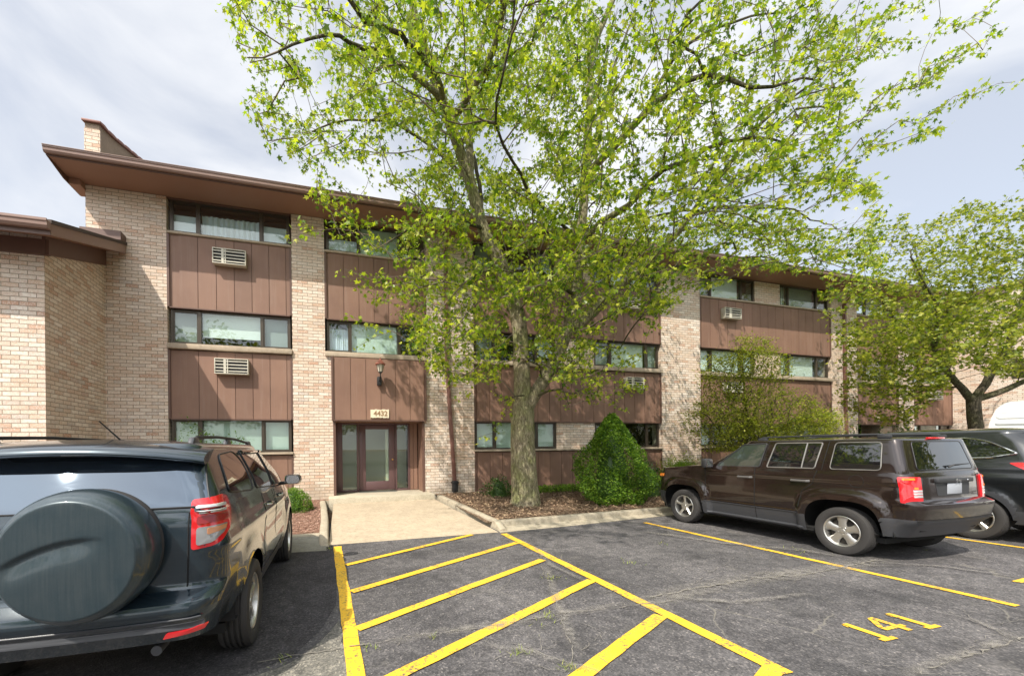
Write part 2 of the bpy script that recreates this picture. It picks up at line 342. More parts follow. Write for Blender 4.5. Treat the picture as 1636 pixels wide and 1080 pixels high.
tag(MB().add([(x, y, .005) for x, y in pl], [tuple(range(len(pl)))]).build('asphalt_patch', 'asphalt_old'), 'pale worn asphalt strip near the bottom right', None, None, 'structure')
# walkway (rises gently to the entrance)
n = 12; mb = MB(); W0 = [(.06+(.22-.06)*i/n, 3.10-(3.1-2.86)*i/n, 6.98+(11.0-6.98)*i/n, .004+.19*i/n) for i in range(n+1)]
vs = []
for a, b, y, z in W0: vs += [(a, y, z), (b, y, z)]
mb.add(vs, [(2*i, 2*i+1, 2*i+3, 2*i+2) for i in range(n)]); tag(mb.build('walkway', 'walk'), 'pale concrete walkway to the entrance', None, None, 'structure')
# curbs
def curb(name, path, label, w=.16, r=.03, side=1, mt='curb'):
    """path: (x,y,ztop,zbot) along the face nearest the viewer; width goes to the other side"""
    mb = MB(); rows = []
    for i, (x, y, zt, zb) in enumerate(path):
        a = Vector(path[max(i-1, 0)][:2]); b = Vector(path[min(i+1, len(path)-1)][:2]); d = (b-a).normalized(); nrm = Vector((-d.y, d.x))*side
        prof = [(0, zb), (.012, zt-r), (.012+r*.3, zt-r*.3), (.012+r, zt), (w-r, zt), (w, zt-r), (w, zb)]
        rows.append([(x+nrm.x*o, y+nrm.y*o, z) for o, z in prof])
    k = len(rows[0]); vs = [p for rw in rows for p in rw]
    fs = [(i*k+j, i*k+j+1, (i+1)*k+j+1, (i+1)*k+j) for i in range(len(rows)-1) for j in range(k-1)] + [tuple(range(k)), tuple((len(rows)-1)*k+j for j in range(k))]
    o = mb.add(vs, fs).build(name, mt, smooth=True, angle=50); return tag(o, label, None, None, 'structure')
curb('curb', [(3.16, 7.28, .15, -.02), (4.2, 7.33, .15, -.02), (5.8, 7.42, .15, -.02), (7.4, 7.52, .15, -.02), (11, 7.7, .15, -.02), (19, 8.1, .15, -.02), (34, 8.9, .15, -.02)], 'concrete curb along the planting bed', side=1)
curb('curb', [(3.13, 7.02, .05, -.02), (3.15, 7.3, .152, -.02), (3.08, 8.4, .20, .0), (3.0, 9.6, .25, .1), (2.93, 10.7, .30, .1)], 'concrete curb on the right side of the walkway', side=-1)
curb('curb', [(.07, 6.86, .02, -.02), (.06, 7.2, .15, -.02), (.08, 8.6, .19, 0), (.06, 10, .23, .05), (.03, 10.9, .26, .1)], 'concrete curb on the left side of the walkway', side=1)
curb('curb', [(-9, 7.35, .12, -.02), (-.1, 7.35, .12, -.02)], 'concrete curb in front of the dark teal car', side=1)
# gutter aprons
mb = MB().add([(3.11, 6.95, .004), (4.3, 7.02, .004), (7.4, 7.36, .004), (12, 7.62, .004), (34, 8.75, .004), (34, 8.93, .04), (7.4, 7.54, .04), (4.2, 7.35, .045), (3.17, 7.30, .045)], [(0, 1, 7, 8), (1, 2, 6, 7), (2, 3, 4, 5, 6)])
tag(mb.build('gutter', 'curb'), 'concrete gutter apron below the curb', None, None, 'structure')
tag(MB().add([(-9, 6.66, .006), (-.42, 6.66, .006), (.02, 6.62, .006), (.0, 6.95, .03), (-.1, 7.36, .09), (-9, 7.36, .09)], [(0, 1, 2, 3, 4, 5)]).build('gutter', 'curb_grey'), 'grey concrete gutter pad in front of the dark teal car', None, None, 'structure')
# beds
def bed(name, x0, x1, y0f, y1, zf, m, label, seed):
    rg = np.random.RandomState(seed); nx = int((x1-x0)/.14); ny = 30; X = np.linspace(x0, x1, nx); vs = []
    for j in range(ny+1):
        for x in X:
            y = y0f(x)+(y1-y0f(x))*j/ny; vs.append((x, y, zf(x, y, j/ny)+(rg.rand()-.5)*.022))
    tag(MB().add(vs, [(j*nx+i, j*nx+i+1, (j+1)*nx+i+1, (j+1)*nx+i) for j in range(ny) for i in range(nx-1)]).build(name, m, smooth=True, angle=180), label, None, None, 'structure')
bed('planting_bed', 3.02, 34, lambda x: 7.42+(x-3.2)*.053, 11.32, lambda x, y, t: .115+.15*t + .06*math.exp(-((x-4.57)**2+(y-8.75)**2)/.5), 'mulch', 'brown mulch bed right of the walkway', 1)
bed('planting_bed', -9, .0, lambda x: 7.48, 11.32, lambda x, y, t: .10+.14*t, 'gravel', 'reddish gravel bed left of the walkway', 2)
# ---- painted markings
def stripe(pts, w, name, label, z=.008, kindw=None):
    mb = MB(); rows = []
    for i, p in enumerate(pts):
        a = Vector(pts[max(i-1, 0)]); b = Vector(pts[min(i+1, len(pts)-1)]); d = (b-a).normalized(); nrm = Vector((-d.y, d.x))*w/2; rows += [(p[0]+nrm.x, p[1]+nrm.y, z), (p[0]-nrm.x, p[1]-nrm.y, z)]
    k = len(pts); mb.add(rows, [(2*i, 2*i+1, 2*i+3, 2*i+2) for i in range(k-1)])
    tag(mb.build(name, 'yellow'), label, None, None, 'structure')
def seg(a, b, n=14, amp=.006):
    return [(a[0]+(b[0]-a[0])*i/n+rng0.uniform(-amp, amp), a[1]+(b[1]-a[1])*i/n+rng0.uniform(-amp, amp)) for i in range(n+1)]
stripe(seg((.19, 6.84), (.20, 1.2), 30), .125, 'parking_line', 'yellow line at the left of the hatched zone')
stripe(seg((3.12, 6.82), (3.05, 2.03), 26), .125, 'parking_line', 'yellow line at the right of the hatched zone', .010)
for a, b, wd in (((.27, 5.70), (2.55, 6.93), .10), ((.27, 4.62), (3.03, 6.11), .11), ((.26, 3.66), (2.92, 5.08), .11), ((.26, 2.72), (3.01, 4.12), .115), ((.26, 1.75), (2.99, 3.07), .12), ((1.2, 1.3), (3.02, 2.10), .12)):
    stripe(seg(a, b, 16, .004), wd, 'hatch_stripe', 'diagonal yellow hatch stripe', .012)
stripe(seg((6.29, 6.84), (6.41, 2.21), 26), .10, 'parking_line', 'yellow line beside the dark brown car')
stripe(seg((9.75, 7.2), (10.05, 2.2), 26), .10, 'parking_line', 'yellow line between the dark brown car and the black car')
stripe(seg((7.48, 2.58), (7.9, 2.60), 3, .001), .07, 'parking_line', 'short yellow dash of the next bay number')
def stencil(cx, cy, s, label):
    """one stencilled digit, height .27 in Y"""
    mb = MB(); h = .27; z = .008
    def q(x0, x1, y0, y1): mb.add([(cx+x0, cy+y0, z), (cx+x1, cy+y0, z), (cx+x1, cy+y1, z), (cx+x0, cy+y1, z)], [(0, 1, 2, 3)])
    if s == '1': q(-.034, .034, -h/2, h/2-.0); q(-.085, .085, -h/2-.045, -h/2-.001); mb.add([(cx-.021, cy+h/2, z), (cx-.021, cy+h/2-.05, z), (cx-.055, cy+h/2-.06, z), (cx-.05, cy+h/2-.02, z)], [(0, 1, 2, 3)])
    else:
        q(.028, .088, -h/2, h/2); q(-.13, .020, -.075, -.030); q(.096, .135, -.075, -.030)
        mb.add([(cx+.020, cy+h/2, z), (cx+.020, cy+h/2-.075, z), (cx-.075, cy-.022, z), (cx-.135, cy-.022, z)], [(0, 1, 2, 3)])
    tag(mb.build('bay_number', 'yellow'), label, None, None, 'structure')
stencil(4.375, 2.31, '1', 'first digit one of bay number 141'); stencil(4.69, 2.325, '4', 'middle digit four of bay number 141'); stencil(5.01, 2.335, '1', 'last digit one of bay number 141')
# ---- big cracks with dust, and tufts of grass
MT['crack'] = concrete_mat('crack_dust', (.25, .23, .20), .7); MT['crackdark'] = mat('crack_dark', (.02, .019, .017), .95)
def crack(pts, w, m='crack', amp=.03, z=.0145, seedv=0):
    rg = random.Random(seedv); P = []
    for (a, b) in zip(pts, pts[1:]):
        L = math.hypot(b[0]-a[0], b[1]-a[1]); n = max(2, int(L/.05))
        for i in range(n): t = i/n; P.append((a[0]+(b[0]-a[0])*t, a[1]+(b[1]-a[1])*t))
    P.append(pts[-1]); ox = oy = 0; Q = []
    for p in P:
        ox = ox*.85+rg.uniform(-1, 1)*amp*.3; oy = oy*.85+rg.uniform(-1, 1)*amp*.3; Q.append((p[0]+ox+.012*rg.uniform(-1, 1), p[1]+oy+.012*rg.uniform(-1, 1)))
    vs = []
    for i, p in enumerate(Q):
        a = Vector(Q[max(i-1, 0)]); b = Vector(Q[min(i+1, len(Q)-1)]); d = (b-a); d = d.normalized() if d.length else Vector((1, 0)); nn = Vector((-d.y, d.x)); ww = w*.55*rg.uniform(.1, 1.3)
        vs += [(p[0]+nn.x*ww/2, p[1]+nn.y*ww/2, z), (p[0]-nn.x*ww/2, p[1]-nn.y*ww/2, z)]
    k = len(Q); return vs, [(2*i, 2*i+1, 2*i+3, 2*i+2) for i in range(k-1) if rg.random() > .18]
def Zp(x, y):
    d = _f + _r*(x-710)/650. - _u*(y-713.9)/650.; p = d*(-CAMH/d[2]); return (p[0], p[1])
paths = [([(410, 1060), (540, 1040), (680, 1015), (800, 998), (900, 980), (1000, 970), (1090, 958)], .022), ([(865, 905), (880, 940), (900, 990), (920, 1040), (905, 1075)], .014),
         ([(1040, 955), (1120, 940), (1200, 925), (1290, 918), (1360, 905), (1400, 895)], .045), ([(780, 1020), (840, 1035), (900, 1060), (960, 1078)], .010), ([(905, 985), (960, 1010), (930, 1040)], .008),
         ([(1520, 980), (1570, 1000), (1636, 1030)], .012), ([(1470, 1078), (1540, 1052), (1636, 1020)], .03), ([(1030, 850), (1150, 868), (1280, 880), (1340, 890)], .02), ([(1380, 905), (1500, 905), (1636, 925)], .012),
         ([(960, 950), (1010, 935), (1100, 960)], .01), ([(640, 1015), (760, 1020), (820, 1045)], .008)]
brg = random.Random(12); extra = []
for pp, wd in paths:
    for _ in range(4 if wd > .012 else 2):
        a = brg.choice(pp); ang = brg.uniform(0, 6.28); q = [a]; st = brg.uniform(18, 45)
        for k in range(brg.randint(2, 5)): ang += brg.uniform(-.6, .6); q.append((q[-1][0]+st*math.cos(ang), q[-1][1]+st*.4*math.sin(ang)))
        if all(y > 860 for x, y in q): extra.append((q, .008))
paths += extra
def dust_mat():
    m = bpy.data.materials.new('dust'); m.use_nodes = True; b = bsdf(m); b.inputs['Roughness'].default_value = .95
    at = nd(m, 'ShaderNodeAttribute'); at.attribute_name = 'fade'; p = pos(m); n = noise(m, p, 9, 7, .75); n2 = noise(m, p, 90, 3)
    r = ramp(m, n, [(.38, (0, 0, 0)), (.72, (1, 1, 1))]); a = math_n(m, 'MULTIPLY', math_n(m, 'MULTIPLY', at.outputs['Fac'], r.outputs[0]), math_n(m, 'ADD', n2, .35))
    lk(m, math_n(m, 'MINIMUM', a, 1.), b.inputs['Alpha']); rc = ramp(m, n2, [(.3, (.20, .185, .165)), (.7, (.33, .305, .27))]); lk(m, rc.outputs[0], b.inputs['Base Color']); return m
MT['dust'] = dust_mat()
def dust_band(pts, w, z):
    V, F_, A = [], [], []; P = [Zp(*q) for q in pts]; Q = []
    for a, b in zip(P, P[1:]):
        n = max(2, int(math.hypot(b[0]-a[0], b[1]-a[1])/.08)); Q += [(a[0]+(b[0]-a[0])*i/n, a[1]+(b[1]-a[1])*i/n) for i in range(n)]
    Q.append(P[-1]); L = len(Q)
    for i, p in enumerate(Q):
        a = Vector(Q[max(i-1, 0)]); b = Vector(Q[min(i+1, L-1)]); d = (b-a).normalized(); e = min(1, i/4, (L-1-i)/4)
        for o_, f_ in ((-1, 0), (-.35, .8), (.0, 1), (.35, .8), (1, 0)): V.append((p[0]-d.y*w*o_, p[1]+d.x*w*o_, z)); A.append(f_*e)
    F_ = [(i*5+j, i*5+j+1, (i+1)*5+j+1, (i+1)*5+j) for i in range(L-1) for j in range(4)]; return V, F_, A
for i, (pp, wd) in enumerate((([(1000, 975), (1100, 945), (1200, 926), (1290, 915), (1370, 903), (1420, 893)], .20), ([(1210, 925), (1300, 914)], .22), ([(600, 1030), (700, 1012), (800, 1000), (900, 982), (1000, 968)], .09), ([(870, 900), (890, 960), (905, 1000), (930, 1060)], .07),
        ([(1030, 850), (1150, 868), (1280, 880), (1350, 892)], .12), ([(1430, 1085), (1540, 1050), (1636, 1016)], .06), ([(1400, 900), (1500, 906), (1640, 925)], .05), ([(1480, 975), (1560, 995), (1640, 1030)], .04), ([(945, 935), (880, 905), (850, 870)], .05), ([(740, 1030), (830, 1040), (900, 1062), (980, 1085)], .05), ([(1050, 955), (1180, 965), (1300, 950)], .06))):
    V, F_, A = dust_band(pp, wd, .0172+i*.0008); mb = MB(); mb.v = V; mb.f = F_; o = mb.build('dust_streak', 'dust')
    at = o.data.attributes.new('fade', 'FLOAT', 'POINT'); at.data.foreach_set('value', A); tag(o, 'pale grit collected along a crack', None, None, 'stuff')
vs_, fs_ = [], []
for i, (pp, wd) in enumerate(paths):
    v, f_ = crack([Zp(*q) for q in pp], wd, seedv=i); o_ = len(vs_); vs_ += v; fs_ += [tuple(a+o_ for a in q) for q in f_]
    v, f_ = crack([Zp(*q) for q in pp], wd*.4, seedv=i, z=.0165); 
tag(MB().add(vs_, fs_).build('pavement_crack', 'crack'), 'dusty cracks across the asphalt', None, None, 'stuff')
MT['grass'] = leaf_mat('grass', (.16, .24, .02), (.26, .32, .04), (.38, .36, .07), .3)
rg = np.random.RandomState(5); gv = []
for (px, py, n, s) in ((880, 925, 60, .10), (875, 985, 50, .07), (830, 1045, 60, .08), (910, 1070, 50, .07), (690, 1020, 14, .04), (590, 1035, 30, .07), (450, 1056, 30, .08), (1010, 900, 40, .12), (860, 1000, 30, .15), (1270, 880, 30, .25), (525, 878, 30, .05), (1480, 880, 10, .03), (1060, 870, 25, .1)):
    cx, cy = Zp(px, py)
    for _ in range(int(n*.55)):
        x = cx+rg.randn()*s*.6; y = cy+rg.randn()*s*.6; a = rg.rand()*6.28; h = .012+.028*rg.rand(); l = .02+.03*rg.rand(); wv_ = .003
        gv += [(x-wv_*math.sin(a), y+wv_*math.cos(a), .012), (x+wv_*math.sin(a), y-wv_*math.cos(a), .012), (x+l*math.cos(a), y+l*math.sin(a), .012+h)]
gv = np.array(gv); o = npmesh('grass', gv, np.arange(len(gv)).reshape(-1, 3), 'grass', k=3); tag(o, 'small weeds growing in the asphalt cracks', None, None, 'stuff')
# mulch chips and dead leaves on the beds
MT['chips'] = leaf_mat('chips', (.09, .05, .03), (.22, .14, .085), (.40, .29, .18), .0, .9)
cv = []
for _ in range(9000):
    x = 3.3+12*rg.rand()**1.3; y = 7.5+(x-3.2)*.053+3.6*rg.rand()**1.2; z = .13+.15*(y-7.4)/3.9 + .06*math.exp(-((x-4.57)**2+(y-8.75)**2)/.5)+.012; a = rg.rand()*6.28; l = .012+.03*rg.rand(); ww = .004+.009*rg.rand(); t = (rg.rand()-.5)*.03
    c_, s_ = math.cos(a), math.sin(a)
    cv += [(x-l*c_+ww*s_, y-l*s_-ww*c_, z-t), (x+l*c_+ww*s_, y+l*s_-ww*c_, z+t), (x+l*c_-ww*s_, y+l*s_+ww*c_, z+t+.006), (x-l*c_-ww*s_, y-l*s_+ww*c_, z-t+.006)]
cv = np.array(cv); tag(npmesh('wood_chips', cv, np.arange(len(cv)).reshape(-1, 4), 'chips'), 'loose bark chips and dry leaves on the bed', None, None, 'stuff')
cv = []
for _ in range(5000):
    x = -1.8+1.75*rg.rand(); y = 7.6+3.6*rg.rand(); z = .10+.14*(y-7.48)/3.84+.01; r_ = .008+.016*rg.rand(); a = rg.rand()*6.28
    for q in range(3): cv.append((x+r_*math.cos(a+q*2.1), y+r_*math.sin(a+q*2.1), z+rg.rand()*.015))
MT['pebbles'] = leaf_mat('pebbles', (.26, .13, .09), (.36, .21, .15), (.46, .31, .24), .0, .9)
tag(npmesh('gravel', np.array(cv), np.arange(len(cv)).reshape(-1, 3), 'pebbles', k=3), 'reddish gravel left of the walkway', None, None, 'stuff')
#@@BUILDING
# ------------------------------------------------------------------ the apartment building
YF = 11.3
B = empty('apartment_building', (0, YF, 0), label='three storey apartment building of pale brick with brown panel bays', cat='building')
def pieces(mb):
    par = list(range(len(mb.v)))
    def fd(a):
        while par[a] != a: par[a] = par[par[a]]; a = par[a]
        return a
    for f_ in mb.f:
        for a in f_[1:]: par[fd(a)] = fd(f_[0])
    gr = {}
    for f_ in mb.f: gr.setdefault(fd(f_[0]), []).append(f_)
    out = []
    for ff in gr.values():
        q = MB(); ix = {}
        for f_ in ff:
            for a in f_:
                if a not in ix: ix[a] = len(q.v); q.v.append(mb.v[a])
            q.f.append(tuple(ix[a] for a in f_))
        out.append(q)
    return out
def bp(mb, name, m, par=None, **k):
    if name in ('brick_wall', 'foundation', 'brick_pier', 'floor_slab', 'window_sill', 'recess_wall', 'recess_trim', 'far_wing_window', 'notice_frame', 'hall_wall'):
        ps = pieces(mb)
        if len(ps) > 1:
            for q in ps: o = bp(q, name, m, par, **k)
            return o
    o = mb.build(name, m, **k); o.parent = par or B
    if o.parent == B: o.matrix_parent_inverse = Matrix.Translation((0, -YF, 0))
    return o
ZT = 7.72
# pillars / brick masses: (x0, x1, z0, z1)
pil = MB()
for x0, x1, z0, z1 in ((-5.21, -3.6, -.1, ZT), (-.77, .05, 4.08, ZT), (-.77, .235, -.1, 4.08), (2.84, 4.27, 4.08, ZT), (2.75, 4.27, -.1, 4.08), (11.15, 12.87, -.1, ZT), (19.65, 21.2, -.1, ZT), (23.85, 24.9, -.1, ZT), (27.7, 28.3, -.1, ZT)):
    pil.box(x0, x1, YF, YF+.45, z0, z1)
bp(pil, 'brick_wall', 'brick')
MT['found'] = concrete_mat('foundation', (.42, .38, .30), .6)
bp(MB().box(2.86, 5.2, YF-.03, YF+.1, -.1, .27).box(-5.2, .2, YF-.02, YF+.1, -.1, .2), 'foundation', 'found')
pier = MB()
for x0, x1 in ((7.08, 8.49), (15.6, 16.9)):
    for z in (1.50, 4.20, 6.90): pier.box(x0, x1, YF+.06, YF+.4, z, z+.87)
bp(pier, 'brick_pier', 'brick')
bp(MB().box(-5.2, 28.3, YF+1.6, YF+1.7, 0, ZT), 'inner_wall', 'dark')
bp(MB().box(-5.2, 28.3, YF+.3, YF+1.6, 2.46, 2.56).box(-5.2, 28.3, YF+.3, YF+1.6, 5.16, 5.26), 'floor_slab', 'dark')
# end wall and firewall parapet
bp(MB().box(-5.21, -4.91, YF+.45, YF+14, -.1, ZT), 'end_wall', 'brick')
MT['parge'] = concrete_mat('parging', (.36, .27, .20), .3)
fin = [(YF, ZT-.0), (YF, 9.16), (YF+.55, 9.27), (YF+2.4, 9.9), (YF+10, 12.3), (YF+10, ZT)]
bp(MB().prism([(y, z) for y, z in fin], 'x', -5.205, -4.93), 'firewall_parapet', 'parge')
bp(MB().box(-5.215, -4.91, YF-.015, YF+.02, ZT+.05, 9.02), 'parapet_face', 'brick')
MT['coping'] = mat('coping', (.27, .13, .10), .7)
cp = MB(); sl_p = lambda y: 9.16+(.11*(y-YF)/.55 if y < YF+.55 else .11+(y-YF-.55)*.33)
for i in range(24):
    ya = YF-.07+i*.42; yb = ya+.44; za, zb_ = sl_p(max(ya, YF)), sl_p(yb)
    cp.prism([(ya, za-.005), (yb, zb_-.005), (yb, zb_+.05), ((ya+yb)/2, (za+zb_)/2+.075), (ya, za+(.075 if i else .045))], 'x', -5.25, -4.875)
bp(cp, 'coping', 'coping', bev=.015)
# bay panels
def siding(mb_b, mb_t, x0, x1, z0, z1, y=YF+.02, step=.406, off=0.):
    mb_b.box(x0, x1, y+.022, y+.05, z0, z1)
    x = x0+off
    while x < x1-.02:
        e = min(x+step-.014, x1-.003); 
        if e-x > .02: mb_b.box(max(x, x0+.003), e, y, y+.02, z0+.003, z1-.003)
        x += step
    return
BAYS = [(-3.6, -.77, 'a'), (.05, 2.84, 'b'), (4.27, 11.15, 'c'), (12.87, 19.65, 'd'), (21.2, 23.85, 'e'), (24.9, 27.7, 'f')]
def edge_frame(x0, x1, z0, z1, mb):
    mb.box(x0, x0+.05, YF-.005, YF+.06, z0, z1); mb.box(x1-.05, x1, YF-.005, YF+.06, z0, z1)
for k, (x0, x1, b) in enumerate(BAYS):
    ent = b in 'be'; fr = MB()
    for z0, z1, dv in ((5.07, 6.83, 1), (2.36, 4.03, 2), (.24, 1.43, 3)):
        a0, a1 = x0, x1; yy = YF+.02
        if ent and dv == 3: continue
        if ent and dv == 2 and b == 'b': a0, a1, yy = .2, 2.80, YF-.09
        mb = MB(); siding(mb, None, a0+.05, a1-.05, z0, z1, yy, off=(.26 if b == 'a' else .1)-.05)
        if yy < YF: mb.box(a0+.05, a1-.05, YF-.035, YF+.2, z0+.003, z1-.003)
        bp(mb, 'siding_panel', 'siding')
        if yy < YF:
            fr.box(a0-.0, a0+.048, yy-.012, YF+.1, z0-.02, z1+.01); fr.box(a1-.048, a1, yy-.012, YF+.1, z0-.02, z1+.01); fr.box(a0+.05, a1-.05, yy-.008, YF+.1, z0-.035, z0-.001)
        else:
            edge_frame(a0+.001, a1-.001, z0, z1, fr); fr.box(a0+.051, a1-.051, YF-.004, YF+.06, z0-.03, z0-.002)
    bp(fr, 'panel_trim', 'trim')
    sm = MB()
    for z, h, o in ((6.84, .055, .03), (4.05, .13, .07), (1.45, .06, .06)):
        if ent and z < 2: continue
        ex = .12 if (b == 'b' and z < 5) else 0
        sm.box(x0+(0 if ex else .003), x1-(0 if ex else .003), YF-o, YF+.2, z, z+h)
    bp(sm, 'window_sill', 'sill', bev=.012)
# windows
def window(x0, x1, z0, z1, splits, content, y=YF+.09, th=.045):
    """splits: mullion x positions; content: list per pane"""
    fr = MB(); fr.box(x0, x1, y, y+.07, z1-th, z1); fr.box(x0, x1, y, y+.07, z0, z0+th)
    xs = [x0]+list(splits)+[x1]
    fr.box(x0, x0+th, y+.0, y+.07, z0+th, z1-th); fr.box(x1-th, x1, y, y+.07, z0+th, z1-th)
    for s in splits: fr.box(s-.035, s+.035, y-.005, y+.065, z0+th, z1-th)
    # casement sashes on the narrow panes
    for i, (a, c) in enumerate(zip(xs, xs[1:])):
        if c-a < 1.0:
            a_ = a+(.045 if i == 0 else .036)+.001; c_ = c-(.045 if i == len(xs)-2 else .036)-.001; q = .028
            fr.box(a_, a_+q, y+.012, y+.05, z0+th+.001, z1-th-.001); fr.box(c_-q, c_, y+.012, y+.05, z0+th+.001, z1-th-.001)
            fr.box(a_+q, c_-q, y+.012, y+.05, z0+th+.001, z0+th+q); fr.box(a_+q, c_-q, y+.012, y+.05, z1-th-q, z1-th-.001)
    W = bp(fr, 'window', 'bronze')
    for a, c, ct in zip(xs, xs[1:], content):
        g = MB().box(a+.03, c-.03, y+.03, y+.036, z0+.03, z1-.03).build('pane', 'glass', W)
        if ct is None: continue
        kind, m = ct[0], ct[1]; f0 = ct[2] if len(ct) > 2 else 0; f1 = ct[3] if len(ct) > 3 else 1
        zz0 = z0+(z1-z0)*f0; zz1 = z0+(z1-z0)*f1; mb = MB(); A, Cc = a+.04, c-.04; yb = y+.13
        if kind == 'v':   # vertical slats
            x = A
            while x < Cc-.03:
                mb.add([(x, yb, zz0), (x+.083, yb+.02, zz0), (x+.083, yb+.02, zz1), (x, yb, zz1)], [(0, 1, 2, 3)]); x += .085
        elif kind == 'h':
            z = zz0
            while z < zz1: mb.add([(A, yb, z), (Cc, yb, z), (Cc, yb+.012, z+.024), (A, yb+.012, z+.024)], [(0, 1, 2, 3)]); z += .025
        elif kind == 'c':
            vs = []; n = 60
            for i in range(n+1):
                x = A+(Cc-A)*i/n; yy = yb+.03+.022*math.sin(i*1.15)+.012*math.sin(i*.41); vs += [(x, yy, zz0), (x, yy, zz1)]
            mb.add(vs, [(2*i, 2*i+2, 2*i+3, 2*i+1) for i in range(n)])
        else: mb.box(A, Cc, yb, yb+.01, zz0, zz1)
        mb.build('curtain' if kind == 'c' else 'blind', m, W)
    return W
vb = ('v', 'blind'); MT['greenblind'] = mat('greenish_blind', (.70, .78, .71), .75)
Hs = (1.51, 2.36), (4.18, 5.04), (6.895, 7.72)
MT['frame_tan'] = mat('tan_card', (.20, .18, .12), .8)
window(-3.55, -.82, *Hs[2], (-2.93, -1.51), [('p', 'curtain', 0, .62), ('c', 'curtain', 0, .72), ('p', 'curtain', 0, .62)])
window(-3.55, -.82, *Hs[1], (-2.93, -1.51), [('p', 'blind_grey'), ('p', 'blind', .28, 1), ('p', 'blind_grey')])
window(-3.55, -.82, *Hs[0], (-2.93, -1.51), [('v', 'greenblind'), ('v', 'greenblind'), ('v', 'greenblind')])
window(.1, 2.79, *Hs[2], (.98, 2.1), [('p', 'curtain', 0, .5), ('p', 'greenblind'), None])
window(.1, 2.79, *Hs[1], (.72, 2.05), [('c', 'curtain', .1, .8), ('p', 'greenblind'), None])
for z in range(3):
    lo = (z == 0)
    window(4.32, 7.07, *Hs[z], (4.97, 6.37), [('p', 'greenblind' if lo else 'blind_grey'), ('p', 'greenblind') if lo else None, ('p', 'greenblind') if lo else ('c', 'curtain')])
    window(8.5, 11.1, *Hs[z], (9.15, 10.6), [('p', 'blind_grey') if not lo else None, None if lo else ('p', 'blind'), None if lo else ('p', 'blind_grey')])
    window(12.92, 15.59, *Hs[z], (13.48, 14.95), [('p', 'blind') if z == 1 else ('p', 'blind_grey'), ('p', 'blind') if z else None, ('p', 'blind') if z == 1 else None])
    window(16.91, 19.6, *Hs[z], (17.39, 18.95), [('p', 'blind') if z == 1 else ('v', 'greenblind'), ('p', 'blind') if z == 1 else ('p', 'blind_grey'), None])
window(21.25, 23.8, *Hs[2], (21.9, 23.2), [None, ('p', 'curtain'), None]); window(21.25, 23.8, *Hs[1], (21.9, 23.2), [None, ('v', 'greenblind'), None])
for z in range(3): window(24.95, 27.65, *Hs[z], (25.5, 27.0), [None, ('p', 'blind_grey'), None])
# sliver over the top windows
bp(MB().box(-3.6, 27.7, YF+.02, YF+.3, 7.70, ZT-.002), 'head_trim', 'trim')
# ---- entrance (bay b)
YD = 12.0
bp(MB().box(.24, .27, YF+.0, YD, .33, 2.34).box(2.71, 2.74, YF+.0, YD, .33, 2.34), 'recess_wall', 'siding')
bp(MB().box(.28, 2.70, YF-.03, YD, 2.325, 2.352), 'recess_ceiling', 'soffit')
bp(MB().box(.236, .30, YF-.012, YF+.05, .3, 2.32).box(2.69, 2.752, YF-.012, YF+.05, .3, 2.32), 'recess_trim', 'trim')
mb = MB(); siding(mb, None, 2.44, 2.69, .335, 2.32, YD-.02, step=.13); bp(mb, 'side_panel', 'siding')
fr = MB()
for a, c in ((.29, .50), (.90, .96), (2.02, 2.07), (2.40, 2.46)): fr.box(a, c, YD-.03, YD+.07, .335, 2.32)
fr.box(.5, 2.4, YD-.02, YD+.06, 2.27, 2.322)
for a, c in ((.50, .90), (2.07, 2.40)): fr.box(a, c, YD-.02, YD+.06, .335, .38)
DF = bp(fr, 'door_frame', 'purple', bev=.006)
for a, c in ((.50, .90), (2.07, 2.40)): MB().box(a, c, YD+.01, YD+.018, .38, 2.27).build('sidelight', 'glass2', DF)
dm = MB().box(.97, 1.16, YD, YD+.05, .36, 2.26).box(1.83, 2.01, YD, YD+.05, .36, 2.26).box(1.16, 1.83, YD, YD+.05, .36, .62).box(1.16, 1.83, YD, YD+.05, 2.14, 2.26)
D = bp(dm, 'entrance_door', 'purple', bev=.008)
MB().box(1.15, 1.84, YD+.02, YD+.028, .61, 2.15).build('door_glass', 'glass2', D)
MB().lathe([(.0, -.075), (.022, -.07), (.03, -.05), (.022, -.03), (.012, -.02), (.012, 0), (.03, .0)], 16, (1.93, YD, 1.25), 'y').build('door_handle', 'brass', D, smooth=True)
bp(MB().box(1.74, 1.82, YD+.06, YD+.08, .5, 2.1).box(.4, 2.5, YD+.75, YD+.8, .35, 2.3), 'hall_wall', mat('hall', (.75, .74, .64), .9))
MT['step'] = concrete_mat('step', (.52, .46, .35), .4)
bp(MB().box(.10, 2.88, 10.72, YD+.5, -.05, .325), 'entrance_step', 'step', bev=.015)
bp(MB().box(.95, 2.03, YD-.25, YD-.03, .326, .336), 'door_mat', mat('mat', (.10, .10, .09), .9))
bp(MB().box(2.735, 2.745, YF+.1, YF+.28, 1.5, 1.9).box(2.73, 2.74, YF+.12, YF+.26, 1.12, 1.38), 'notice_frame', 'cream')
# entrance recess of bay e
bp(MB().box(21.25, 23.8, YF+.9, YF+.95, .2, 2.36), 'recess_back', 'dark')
bp(MB().box(23.0, 23.8, YF+.2, YF+.85, .2, 2.36), 'recess_pier', 'brick')
